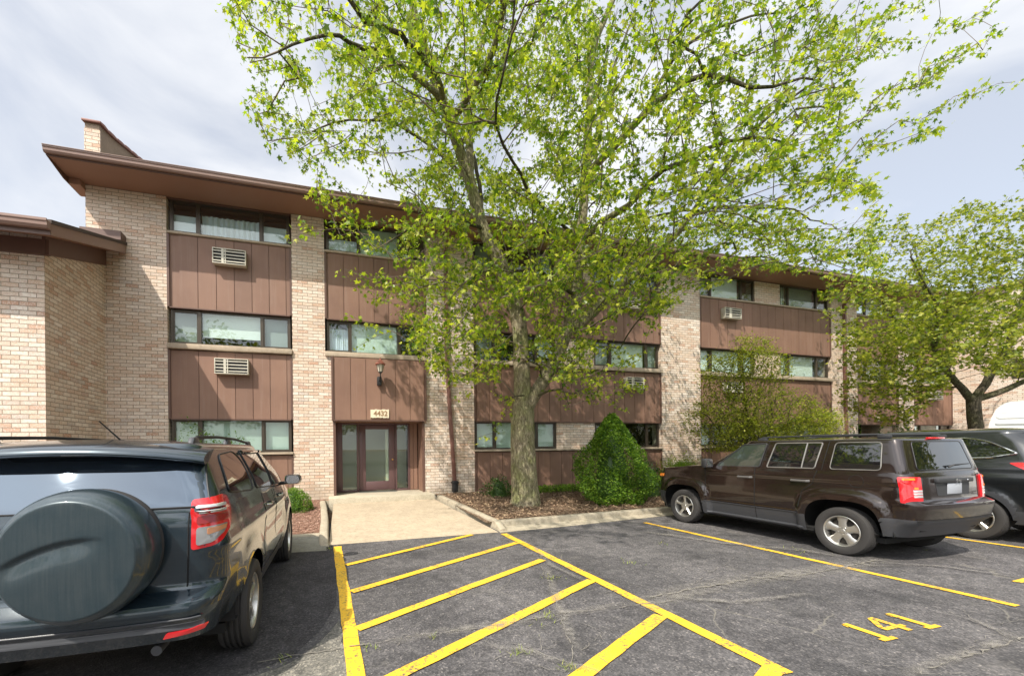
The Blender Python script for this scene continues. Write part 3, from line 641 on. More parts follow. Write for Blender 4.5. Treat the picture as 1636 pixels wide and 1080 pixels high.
# ---- roof
XL, XR = -5.43, 29.5; YE = 10.40
bp(MB().add([(XL, YE, ZT+.005), (XR, YE, ZT+.005), (XR, YF+.6, ZT+.005), (XL, YF+.6, ZT+.005)], [(0, 1, 2, 3)]), 'soffit', 'soffit')
MT['shingle'] = mat('shingle', (.085, .065, .055), .95)
rf = MB().prism([(YE-.01, ZT+.16), (YE-.01, ZT+.20), (YE+9, ZT+2.9), (YE+18, ZT+.2), (YE+18, ZT+.1), (YE+9, ZT+2.8)], 'x', XL-.02, XR)
rfo = bp(rf, 'roof', 'shingle')
MB().box(XL, XR, YE-.025, YE-.001, ZT-.01, ZT+.165).build('fascia', 'trim', rfo)
g = MB(); gp = [(YE-.03, ZT+.02), (YE-.09, ZT+.02), (YE-.115, ZT+.055), (YE-.12, ZT+.10), (YE-.135, ZT+.115), (YE-.14, ZT+.15), (YE-.125, ZT+.15), (YE-.12, ZT+.13), (YE-.03, ZT+.13)]
g.prism(gp, 'x', XL-.03, XR); g.box(XL-.03, XR, YE-.15, YE-.142, ZT+.142, ZT+.152)
gt = g.build('gutter', 'gutter', rfo, smooth=True, angle=25)
rk = MB().prism([(YE-.03, ZT+.16), (YE-.03, ZT+.0), (YE+.55, ZT-.12), (YF+.3, ZT-.12), (YF+.3, ZT+.45)], 'x', XL-.022, XL-.004); rk.build('rake_board', 'trim', rfo)
bp(MB().box(XL, -5.212, YF-.2, YF+.3, ZT-.13, ZT-.002), 'end_soffit', 'soffit')
# ---- downspouts
for xt, xb, m in ((3.42, 3.62, 'a'), (20.35, 20.45, 'b')):
    d = MB(); d.box(xt-.05, xt+.05, YF-.10, YF-.01, 4.0, 7.25)
    d.prism([(xt-.05, 4.0), (xt+.05, 4.0), (xb+.05, .62), (xb-.05, .62)], 'y', YF-.10, YF-.012)
    d.tube([(xt, YF-.055, 7.22), (xt, YF-.35, 7.5), (xt, YE-.07, 7.78)], .05, 8)
    DS = bp(d, 'downspout', mat('downspout_paint', (.16, .075, .058), .5), bev=.01)
    if m == 'a': MB().box(xb-.07, xb+.07, YF-.17, YF-.005, .30, .62).box(xb-.09, xb+.09, YF-.19, YF-.0, .54, .60).build('boot', 'black', DS, bev=.012)
    st = MB()
    for z in (1.6, 3.4, 5.4, 6.8): st.box((xt if z > 4 else xb)-.07, (xt if z > 4 else xb)+.07, YF-.106, YF-.008, z, z+.03)
# ---- left wing with its own shed roof
XW = -4.86; YW = 9.17
bp(MB().box(-14, XW, YW, YF+.001, -.1, 5.31).prism([(YW+.0, 5.31), (YW, 5.515), (YF, 6.245), (YF, 5.31)], 'x', -14, XW-.001), 'wing_wall', 'brick')
s = .345; zr = lambda y: 5.5+(y-8.55)*s
wr = MB().prism([(8.5, zr(8.5)-.02), (8.5, zr(8.5)+.045), (YF-.004, zr(YF)+.045), (YF-.004, zr(YF)-.02)], 'x', -14, -4.40).prism([(8.56, zr(8.56)-.18), (8.56, zr(8.56)-.03), (YF-.012, zr(YF)-.03), (YF-.012, zr(YF)-.18)], 'x', -14, -4.464)
WR = bp(wr, 'wing_roof', 'shingle')
MB().prism([(8.53, zr(8.53)-.22), (8.53, zr(8.53)-.024), (YF-.01, zr(YF)-.024), (YF-.01, zr(YF)-.22)], 'x', -4.46, -4.42).build('rake_board', 'gutter', WR)
MB().prism([(8.54, zr(8.54)-.20), (8.54, zr(8.54)-.185), (YF-.01, zr(YF)-.185), (YF-.01, zr(YF)-.2)], 'x', -14, -4.462).build('wing_soffit', 'soffit', WR)
MB().prism([(YW-.06, 5.16), (YW-.06, 5.49), (YF-.02, 6.24), (YF-.02, 5.9)], 'x', XW+.001, XW+.05).build('frieze_board', 'trim', WR)
MB().box(-14, XW+.1, YW-.05, YW-.002, 5.16, 5.44).build('frieze_board', 'trim', WR)
gg = MB(); y0 = 8.5; zg = zr(8.5)-.02
gg.prism([(y0, zg-.12), (y0-.07, zg-.12), (y0-.10, zg-.08), (y0-.105, zg-.03), (y0-.12, zg-.01), (y0-.12, zg+.03), (y0-.1, zg+.03), (y0-.1, zg+.01), (y0, zg+.01)], 'x', -14, -4.41)
gg.build('gutter', 'gutter', WR, smooth=True, angle=25)
MB().box(-14, -4.42, y0+.002, y0+.02, zg-.2, zg+.018).build('fascia', 'trim', WR)
# flashing / back slope where the wing roof meets the main wall
bp(MB().prism([(-5.2, 6.62), (-4.42, 6.62), (-4.42, 6.42), (-5.2, 6.42)], 'y', YF-.28, YF-.012), 'roof_flashing', 'trim')
# ---- far right wing
MT['brick_far'] = MT['brick']
bp(MB().box(27.72, 40, 6.5, YF-.001, -.1, ZT+.3), 'far_wing_wall', 'brick')
bp(MB().box(27.6, 40, 6.2, YF+.5, ZT+.301, ZT+.5), 'far_wing_roof', 'trim')
bp(MB().box(27.70, 27.74, 8.6, 9.6, 1.5, 2.3).box(27.70, 27.74, 8.6, 9.6, 4.2, 5.0), 'far_wing_window', 'bronze')

# ---- things on the wall
def aircon(x0, x1, z0, z1, label, prot=.17):
    t = empty('air_conditioner', ((x0+x1)/2, YF, z0), label=label, cat='air conditioner', group='air conditioners in the brown panels')
    w, h = x1-x0, z1-z0; a, b = -w/2, w/2
    c = MB().box(a, b, -prot, .015, 0, .02).box(a, b, -prot, .015, h-.02, h).box(a, a+.02, -prot, .015, .02, h-.02).box(b-.02, b, -prot, .015, .02, h-.02); c.build('sleeve', 'cream', t, bev=.004)
    MB().box(a+.021, b-.021, -prot+.05, .01, .021, h-.021).build('coil', 'black', t)
    g = MB()
    for i in range(4): z = .03+(h-.06)*(i+.5)/4; g.box(a+.021, b-.021, -prot+.005, -prot+.02, z-.012, z+.012)
    g.box(a+w*.27, a+w*.34, -prot+.0, -prot+.03, .021, h-.021); g.box(a+w*.37, a+w*.40, -prot+.0, -prot+.03, .021, h-.021)
    g.build('grille', 'cream', t)
    return t
for a in ((-2.58, -1.83, 6.17, 6.55, 'cream air conditioner under the top window of the leftmost bay'), (-2.56, -1.80, 3.46, 3.84, 'cream air conditioner under the middle window of the leftmost bay'),
          (9.47, 10.16, 6.13, 6.48, 'top floor air conditioner behind the maple crown'), (9.6, 10.28, 3.46, 3.84, 'middle floor air conditioner right of the maple trunk'),
          (13.86, 14.64, 6.13, 6.51, 'top floor air conditioner in the wide bay right of the broad brick pillar'), (13.91, 14.66, 3.46, 3.84, 'middle floor air conditioner half hidden by the small tree'),
          (25.83, 26.6, 3.46, 3.86, 'air conditioner in the last bay beside the right hand tree'), (25.83, 26.6, 6.13, 6.51, 'air conditioner high in the last bay behind leaves of the right hand tree')): aircon(*a)
LN = empty('wall_lantern', (1.46, YF-.1, 3.45), label='coach lantern with red brown cap on the panel above the entrance', cat='lantern')
p = -.30
MB().lathe([(.0, -.02), (.055, -.02), (.06, .0), (.06, .0)], 16, (0, -.0, .0), 'y').tube([(0, 0, .02), (0, -.08, -.02), (0, -.2, -.03), (0, p, .05), (0, p, .15)], .016, 8).build('bracket', 'black', LN, smooth=True)
MB().box(-.06, .06, -.12, .0, -.16, .08).build('mount_box', 'black', LN, bev=.02)
MB().lathe([(.012, .13), (.05, .15), (.055, .17), (.02, .18)], 12, (0, p, 0)).build('base_cup', 'black', LN, smooth=True)
MB().lathe([(.055, .17), (.10, .36), (.10, .362), (.0, .362)], 6, (0, p, 0)).build('lamp_glass', 'lampglass', LN)
cg = MB()
for k in range(6):
    a = k*math.pi/3; cg.tube([(.056*math.cos(a), p+.056*math.sin(a), .17), (.102*math.cos(a), p+.102*math.sin(a), .362)], .006, 5)
cg.build('cage', 'black', LN)
MB().lathe([(.0, .36), (.135, .36), (.14, .375), (.12, .40), (.07, .455), (.045, .47), (.045, .49), (.02, .51), (.012, .53), (.02, .545), (.0, .56)], 18, (0, p, 0)).build('cap', 'redlamp', LN, smooth=True)
def plaque(x, z, txt, label, w=.50, h=.23, y=YF-.095):
    t = empty('number_plaque', (x, y, z), label=label, cat='sign')
    rr = random.Random(4); pts = []
    for i in range(24): pts.append((-w/2+w*i/23, h/2+rr.uniform(-.012, .008)))
    for i in range(24): pts.append((w/2-w*i/23, -h/2+rr.uniform(-.008, .012)))
    MB().prism(pts, 'y', -.03, 0).build('board', 'plaque', t)
    text_mesh('digits', txt, .19, (0.02, -.034, 0), (R(90), 0, 0), 'wood', .004, t, 1.0, .004)
    return t
plaque(1.47, 2.53, '4432', 'cream wooden plaque reading 4432 above the entrance door')
plaque(22.55, 2.60, '4430', 'small pale number plaque above the farther shaded entrance', .55, .22, YF-.01)
#@@CARS
# ------------------------------------------------------------------ cars
MT['teal'] = car_paint('teal_paint', (.009, .023, .035), .5, .26, .05); MT['brownp'] = car_paint('brown_black_paint', (.017, .0095, .0075), .45, .22, .02)
MT['blackp'] = car_paint('black_paint', (.010, .012, .014), .4, .3, .03); MT['clad'] = mat('grey_plastic', (.046, .048, .054), .40); MT['clad_dark'] = mat('dark_plastic', (.030, .031, .034), .5)
MT['cglass'] = mat('tinted_glass', (.006, .007, .008), .015, 0, .9, 1.); MT['rglass'] = mat('rear_glass', (.008, .012, .018), .02, 0, 1., 0); bsdf(MT['rglass']).inputs['Specular Tint'].default_value = (.70, .84, 1.0, 1); bsdf(MT['rglass']).inputs['IOR'].default_value = 1.75
MT['cglass2'] = mat('side_glass', (.032, .042, .034), .02, 0, .6, .6); MT['chrome'] = mat('chrome', (.62, .62, .62), .18, 1.)
MT['seam'] = mat('seam', (.004, .004, .004), .8); MT['red'] = mat('red_lens', (.62, .012, .018), .12, 0, .6, 1.); MT['redd'] = mat('dark_red_lens', (.28, .01, .012), .2, 0, .5, .5)
MT['amber'] = mat('amber_lens', (.75, .22, .02), .2, 0, .5, .5); MT['clear'] = mat('clear_lens', (.72, .72, .72), .12, .5, .5, 1.)
MT['grey_lens'] = mat('grey_lens', (.34, .34, .34), .15, .4, .5, 1.); MT['amber_dim'] = mat('amber_dim', (.50, .22, .10), .25, 0, .5, .6)
MT['alloy'] = mat('alloy', (.56, .55, .52), .32, .85); MT['wheelwell'] = mat('wheelwell', (.010, .010, .010), .95); MT['plate'] = mat('plate', (.36, .38, .42), .4); MT['trimline'] = mat('weatherstrip', (.26, .25, .23), .35, .5)
def smf(zs, vs, sig=.012):
    t = np.linspace(zs[0]-.3, zs[-1]+.3, 900); v = np.interp(t, zs, vs); k = max(1, int(sig/(t[1]-t[0])*3)); w_ = np.exp(-.5*(np.arange(-k, k+1)*(t[1]-t[0])/sig)**2); w_ /= w_.sum()
    vp = np.convolve(np.pad(v, k, mode='edge'), w_, 'valid'); return lambda z: np.interp(z, t, vp)
def sst(a, b, x): t = np.clip((x-a)/(b-a), 0, 1); return t*t*(3-2*t)
class Shell:
    """rounded-rectangle waterlines: W half width, Rr rear y, Ff front y as functions of height"""
    def __init__(s, W, Rr, Ff, rr, rf, rb=.03, fb=.06, bow=.03, D=None):
        s.W, s.R, s.F, s.rr, s.rf, s.rb, s.fb, s.bow, s.D = W, Rr, Ff, rr, rf, rb, fb, bow, (D or (lambda y, z: 0))
    def side(s, y, z):
        W, R_, F_ = s.W(z), s.R(z), s.F(z); x = W; 
        r = s.rr; d = y-R_
        if d < r: x = W-r+math.sqrt(max(0, r*r-(r-max(d, 0))**2))
        r = s.rf; d = F_-y
        if d < r: x = W-r+math.sqrt(max(0, r*r-(r-max(d, 0))**2))
        ym = (R_+F_)/2; return x - s.bow*((y-ym)/((F_-R_)/2))**2 + s.D(y, z)*sst(.3, .8, x/W if W else 0)
    def rear(s, x, z):
        W, R_ = s.W(z), s.R(z); ax = abs(x); y = R_; r = s.rr; d = W-s.bow-ax
        if d < r: y = R_+r-math.sqrt(max(0, r*r-(r-max(d, 0))**2))
        return y + s.rb*(x/W)**2
    def ring(s, z_of, n=(10, 7, 96, 7, 12), zy=None):
        pass
    def perim(s, z, zfun=None, n=(10, 8, 96, 8, 12)):
        W, R_, F_ = s.W(z), s.R(z), s.F(z); P = []; ym = (R_+F_)/2; hl = (F_-R_)/2
        for i in range(n[0]): x = (W-s.rr)*i/n[0]; P.append((x, R_))
        for i in range(n[1]): a = math.pi/2*i/n[1]; P.append((W-s.rr+s.rr*math.sin(a), R_+s.rr-s.rr*math.cos(a)))
        for i in range(n[2]): P.append((W, R_+s.rr+(F_-s.rf-R_-s.rr)*i/n[2]))
        for i in range(n[3]): a = math.pi/2*i/n[3]; P.append((W-s.rf+s.rf*math.cos(a), F_-s.rf+s.rf*math.sin(a)))
        for i in range(n[4]+1): P.append(((W-s.rf)*(1-i/n[4]), F_))
        out = []
        for x, y in P:
            zz = z if zfun is None else zfun(y)
            wy = sst(.2, .9, (abs(y-ym)/hl))
            if y < ym: yy = y + s.rb*(x/W)**2*sst(.6, 1, -(y-ym)/hl)
            else: yy = y - s.fb*(x/W)**2*sst(.6, 1, (y-ym)/hl)
            bx = s.bow*((y-ym)/hl)**2*(x/W)
            out.append((x-bx+s.D(y, zz)*sst(.3, .8, x/W), yy, zz))
        return out
def full_ring(h):      # mirror the half ring
    return h + [(-x, y, z) for x, y, z in h[-2:0:-1]]
def loft(rings):
    n = len(rings[0]); vs = [p for r_ in rings for p in r_]
    return vs, [(i*n+k, i*n+(k+1) % n, (i+1)*n+(k+1) % n, (i+1)*n+k) for i in range(len(rings)-1) for k in range(n)]
def cap(vs, fs, ring, dome, k=7, edge=.0, spine=None, zoff=None, falloff=2.2):
    """close a ring with a domed surface; spine: function y-> clamp"""
    n = len(ring); base = len(vs); vs += ring; y0, y1 = spine
    for j in range(1, k+1):
        t = j/k
        for x, y, z in ring:
            ty = min(max(y, y0), y1); q = t
            vs.append((x*(1-q), y+(ty-y)*q, z+dome*(1-(1-t)**falloff)+(zoff(y+(ty-y)*q) if zoff else 0)))
    fs += [(base+i*n+a, base+i*n+(a+1) % n, base+(i+1)*n+(a+1) % n, base+(i+1)*n+a) for i in range(k) for a in range(n)]
def split_build(vs, fs, classify, parent, mats, angle=40):
    """classify(centroid) -> part name; each part becomes a child mesh (sub-sets share exact edges)"""
    V = np.array(vs); groups = {}
    for f_ in fs:
        c = V[list(f_)].mean(0); groups.setdefault(classify(c), []).append(f_)
    out = {}
    for nm, ff in groups.items():
        if nm is None: continue
        idx = {}; v2 = []; f2 = []
        for f_ in ff:
            q = []
            for i in f_:
                if i not in idx: idx[i] = len(v2); v2.append(vs[i])
                q.append(idx[i])
            q2 = [a for a, b in zip(q, q[1:]+q[:1]) if (Vector(v2[a])-Vector(v2[b])).length > 1e-6]
            if len(q2) >= 3: f2.append(tuple(q2))
        mb = MB(); mb.v = v2; mb.f = f2; nm2 = nm.split('.')[0]
        for q in sorted(pieces(mb), key=lambda q: -len(q.f)):
            if len(q.f) > 2: out.setdefault(nm, q.build(nm2, mats.get(nm, mats.get(nm2, mats['body'])), parent, smooth=True, angle=angle))
    return out
def rpoly(pts, r=.05, n=5):
    """round polygon corners (r scalar or list)"""
    out = []; m = len(pts)
    for i in range(m):
        p0, p1, p2 = Vector(pts[i-1]), Vector(pts[i]), Vector(pts[(i+1) % m]); rr = r[i] if hasattr(r, '__len__') else r
        a = (p0-p1); b = (p2-p1); ra = min(rr, a.length*.48, b.length*.48); A = p1+a.normalized()*ra; Bq = p1+b.normalized()*ra
        for k in range(n+1):
            t = k/n; q = A*(1-t)**2+p1*2*t*(1-t)+Bq*t*t; out.append((q.x, q.y))
    return out
def dense(pts, step=.05):
    out = []
    for a, b in zip(pts, pts[1:]+pts[:1]):
        L = math.hypot(b[0]-a[0], b[1]-a[1]); n = max(1, int(L/step))
        for i in range(n): out.append((a[0]+(b[0]-a[0])*i/n, a[1]+(b[1]-a[1])*i/n))
    return out
def patch(poly, fn, name, m, parent, off=.006, k=8, smooth=True, thick=None):
    """poly in surface params (u,v); fn(u,v,off)->xyz"""
    P = dense(poly); n = len(P); cx = sum(p[0] for p in P)/n; cy = sum(p[1] for p in P)/n; vs = []
    vs += [fn(u, v, off-.012 if thick is None else off-thick) for u, v in P]
    for j in range(k):
        t = 1-j/k; vs += [fn(cx+(u-cx)*t, cy+(v-cy)*t, off) for u, v in P]
    vs.append(fn(cx, cy, off)); fs = [(i*n+a, i*n+(a+1) % n, (i+1)*n+(a+1) % n, (i+1)*n+a) for i in range(k) for a in range(n)]
    fs += [(k*n+a, k*n+(a+1) % n, (k+1)*n) for a in range(n)]
    return MB().add(vs, fs).build(name, m, parent, smooth=smooth, angle=45)
def line_on(pts, fn, rad, mb, off=0., closed=False, step=.05, n=6):
    P = pts+[pts[0]] if closed else pts; Q = []
    for a, b in zip(P, P[1:]):
        L = math.hypot(b[0]-a[0], b[1]-a[1]); q = max(1, int(L/step))
        for i in range(q): Q.append(fn(a[0]+(b[0]-a[0])*i/q, a[1]+(b[1]-a[1])*i/q, off))
    Q.append(fn(*P[-1], off)); mb.tube(Q, rad, n, cap=not closed)
def side_fn(sh, sgn):
    def f(y, z, o): return (sgn*(sh.side(y, z)+o), y, z)
    return f
def rear_fn(sh):
    def f(x, z, o): return (x, sh.rear(x, z)-o, z)
    return f
def wheel(parent, x, y, r, w, sgn, style, rimr):
    """axle along x; sgn=+1 outer face at +x"""
    W_ = empty('wheel', (x, y, r)); W_.parent = parent
    h = w/2; prof = [(rimr-.005, -h*.8), (rimr+.01, -h*.95), (r-.045, -h), (r-.018, -h*.93), (r-.004, -h*.72)]
    for q in (-.5, -.18, .18, .5): prof += [(r-.0, h*(q-.08)), (r-.012, h*(q-.05)), (r-.012, h*(q+.05)), (r, h*(q+.08))]
    prof += [(r-.004, h*.72), (r-.018, h*.93), (r-.045, h), (rimr+.03, h*.98), (rimr+.012, h*.93), (rimr-.004, h*.80)]
    MB().lathe([(a, b*sgn) for a, b in prof], 56, (0, 0, 0), 'x').build('tyre', 'rubber', W_, smooth=True, angle=32)
    rp = [(rimr+.002, h*.80), (rimr-.008, h*.86), (rimr-.02, h*.80), (rimr-.028, h*.5), (rimr-.03, -h*.6)]
    rm = MB().lathe([(a, b*sgn) for a, b in rp], 56, (0, 0, 0), 'x')
    ns = 5
    for i in range(ns):
        a = 2*math.pi*i/ns+.3; 
        def pt(rad, tang, dep): return (dep*sgn, rad*math.cos(a)-tang*math.sin(a), rad*math.sin(a)+tang*math.cos(a))
        if style == 'star': st = [(.03, .030, h*.62), (rimr*.5, .020, h*.66), (rimr-.02, .028, h*.74)]
        elif style == 'wide': st = [(.04, .050, h*.62), (rimr*.55, .046, h*.66), (rimr-.02, .075, h*.62)]
        else: st = [(.03, .034, h*.60), (rimr*.5, .026, h*.62), (rimr-.02, .040, h*.66)]
        vs = []
        for rad, tw, dep in st: vs += [pt(rad, -tw, dep-.012), pt(rad, -tw*.6, dep), pt(rad, tw*.6, dep), pt(rad, tw, dep-.012), pt(rad, tw*.8, dep-.05), pt(rad, -tw*.8, dep-.05)]
        rm.add(vs, [(j*6+k, j*6+(k+1) % 6, (j+1)*6+(k+1) % 6, (j+1)*6+k) for j in range(2) for k in range(6)])
        aa = a+math.pi/ns; rm.lathe([(0, (h*.62+.008)*sgn), (.009, (h*.62+.008)*sgn), (.010, (h*.60)*sgn)], 8, (0, .055*math.cos(aa), .055*math.sin(aa)), 'x')
    rm.lathe([(0, (h*.64+.006)*sgn), (.03, (h*.64+.004)*sgn), (.036, h*.60*sgn), (.085, h*.56*sgn), (.09, h*.42*sgn)], 24, (0, 0, 0), 'x')
    rm.build('rim', 'alloy', W_, smooth=True, angle=35)
    MB().lathe([(0, h*.2*sgn), (rimr*.72, h*.2*sgn), (rimr*.72, h*.1*sgn), (rimr-.03, h*.0*sgn), (rimr-.031, -h*.4*sgn)], 32, (0, 0, 0), 'x').build('brake_disc', mat('brake', (.05, .045, .04), .6, .5), W_, smooth=True)
    return W_
def arch_cut(vs, fs, arches, rad_fn, xmin=.5):
    """remove faces inside wheel arches and snap the rim of the hole"""
    V = [list(v) for v in vs]; keep = []; gone = set()
    def rel(v, yc, zc): return v[1]-yc, v[2]-zc
    for f_ in fs:
        c = np.mean([V[i] for i in f_], 0); inside = False
        if abs(c[0]) > xmin:
            for yc, zc in arches:
                dy, dz = rel(c, yc, zc); 
                if math.hypot(dy, dz) < rad_fn(math.atan2(dz, dy)): inside = True
        if inside: gone.update(f_)
        else: keep.append(f_)
    kv = set(i for f_ in keep for i in f_)
    for i in kv & gone:
        v = V[i]
        if abs(v[0]) <= xmin: continue
        for yc, zc in arches:
            dy, dz = rel(v, yc, zc); d = math.hypot(dy, dz); t = rad_fn(math.atan2(dz, dy))
            if d < t+.08: V[i] = [v[0], yc+dy/d*t, max(zc+dz/d*t, v[2] if v[2] < zc-.12 else -9)]
    return [tuple(v) for v in V], keep

def suv(name, label, loc, rz, P):
    T = empty(name, loc, rz, label=label, cat='car')
    zb, zt = P['zb'], P['belt']; low, up_ = P['low'], P['up']; ms = P['mats']
    n_ = (10, 8, 100, 8, 12); rings = []; hood = P['hood']         # hood(y): top height of the lower body
    rows = P.get('rows', 34)
    for i in range(rows+1):
        t = i/rows; z = zb+(zt-zb)*t
        zbf = P.get('zbf', lambda y: zb); rings.append(full_ring(low.perim(z, (lambda y, t=t: zbf(y)+(hood(y)-zbf(y))*t), n_)))
    # rounded top edge of the lower body
    er = P.get('edge', .03)
    vs, fs = loft(rings)
    last = rings[-1]
    vs, fs = arch_cut(vs, fs, P['arches'], P['archr'])
    tp = []
    cap_v = []; cap_f = []
    cap(cap_v, cap_f, [tuple(p) for p in last], P.get('dome', .03), 6, 0, P['spine'])
    o_ = len(vs); nl = len(last)
    def cls(c):
        return P['classify'](c)
    parts = split_build(vs, fs, cls, T, ms, 38)
    # hood / upper deck
    mb = MB(); mb.v = cap_v; mb.f = cap_f; mb.build('hood', ms['body'], T, smooth=True, angle=50)
    # greenhouse
    g0, g1 = P['g0'], P['g1']; rings = []
    for i in range(25):
        t = i/24.; z = g0+(g1-g0)*t; rings.append(full_ring(up_.perim(z, None, (10, 6, 60, 6, 10))))
    vs, fs = loft(rings); cv, cf = [], []
    rr_ = P.get('roofr', .06)
    # rounded roof edge
    R2 = [rings[-1]]; cxm = (up_.R(g1)+up_.F(g1))/2
    for j in range(1, 7):
        a = math.pi/2*j/6; ins = rr_*(1-math.cos(a)); hh = rr_*.7*math.sin(a); rg_ = []
        for x, y, z in rings[-1]:
            W_ = max(abs(p[0]) for p in rings[-1]); hl = (up_.F(g1)-up_.R(g1))/2; rg_.append((x*(1-ins/W_), cxm+(y-cxm)*(1-ins/hl), z+hh))
        R2.append(rg_)
    v2, f2 = loft(R2); cap(v2, f2, R2[-1], P.get('rdome', .035), 6, 0, (up_.R(g1)+.5, up_.F(g1)-.5))
    mb = MB(); mb.v = vs; mb.f = fs; mb.build('cabin', ms['body'], T, smooth=True, angle=50)
    mb = MB(); mb.v = v2; mb.f = f2; mb.build('roof', ms['body'], T, smooth=True, angle=50)
    # underside + wheel wells
    ub = MB().box(-low.W(zb)*.93, low.W(zb)*.93, -.42, low.F(zb)-.12, zb-.03, zb+.04).box(-.6, .6, low.R(.5)+.12, -.421, zb+.17, zb+.22)
    ub.build('underbody', 'wheelwell', T)
    for yc, zc in P['arches']:
        for sg in (-1, 1):
            rr = max(P['archr'](math.pi/2), P['archr'](math.pi/4))*1.02
            m2 = MB().lathe([(rr*1.06, sg*(low.W(.6)-.05)), (rr*1.06, sg*.42), (0.0, sg*.42)], 36, (0, yc, zc), 'x'); m2.v = [(x, y, max(z, .36 if y < -.2 else zb)) for x, y, z in m2.v]
            m2.build('wheel_well', 'wheelwell', T, smooth=True)
    for yc, zc in P['arches']:
        for sg in (-1, 1): wheel(T, sg*(P['track']), yc, P['wr'], P['ww'], sg, P['rim'] if not isinstance(P['rim'], tuple) else P['rim'][0 if yc == P['arches'][0][0] else 1], P['rimr'])
    return T, parts
def add_window(T, sh, sgn, poly, frame='trimline', m='cglass', rad=.007, name='side_window', r=.04, off=.004, trim=True):
    pr = rpoly(poly, r) if r else poly; f = side_fn(sh, sgn)
    o = patch(pr, f, name, m, T, off)
    if trim:
        mb = MB(); line_on(pr, f, rad, mb, off+.001, closed=True); mb.build('window_trim', frame, o, smooth=True, angle=60)
    return o

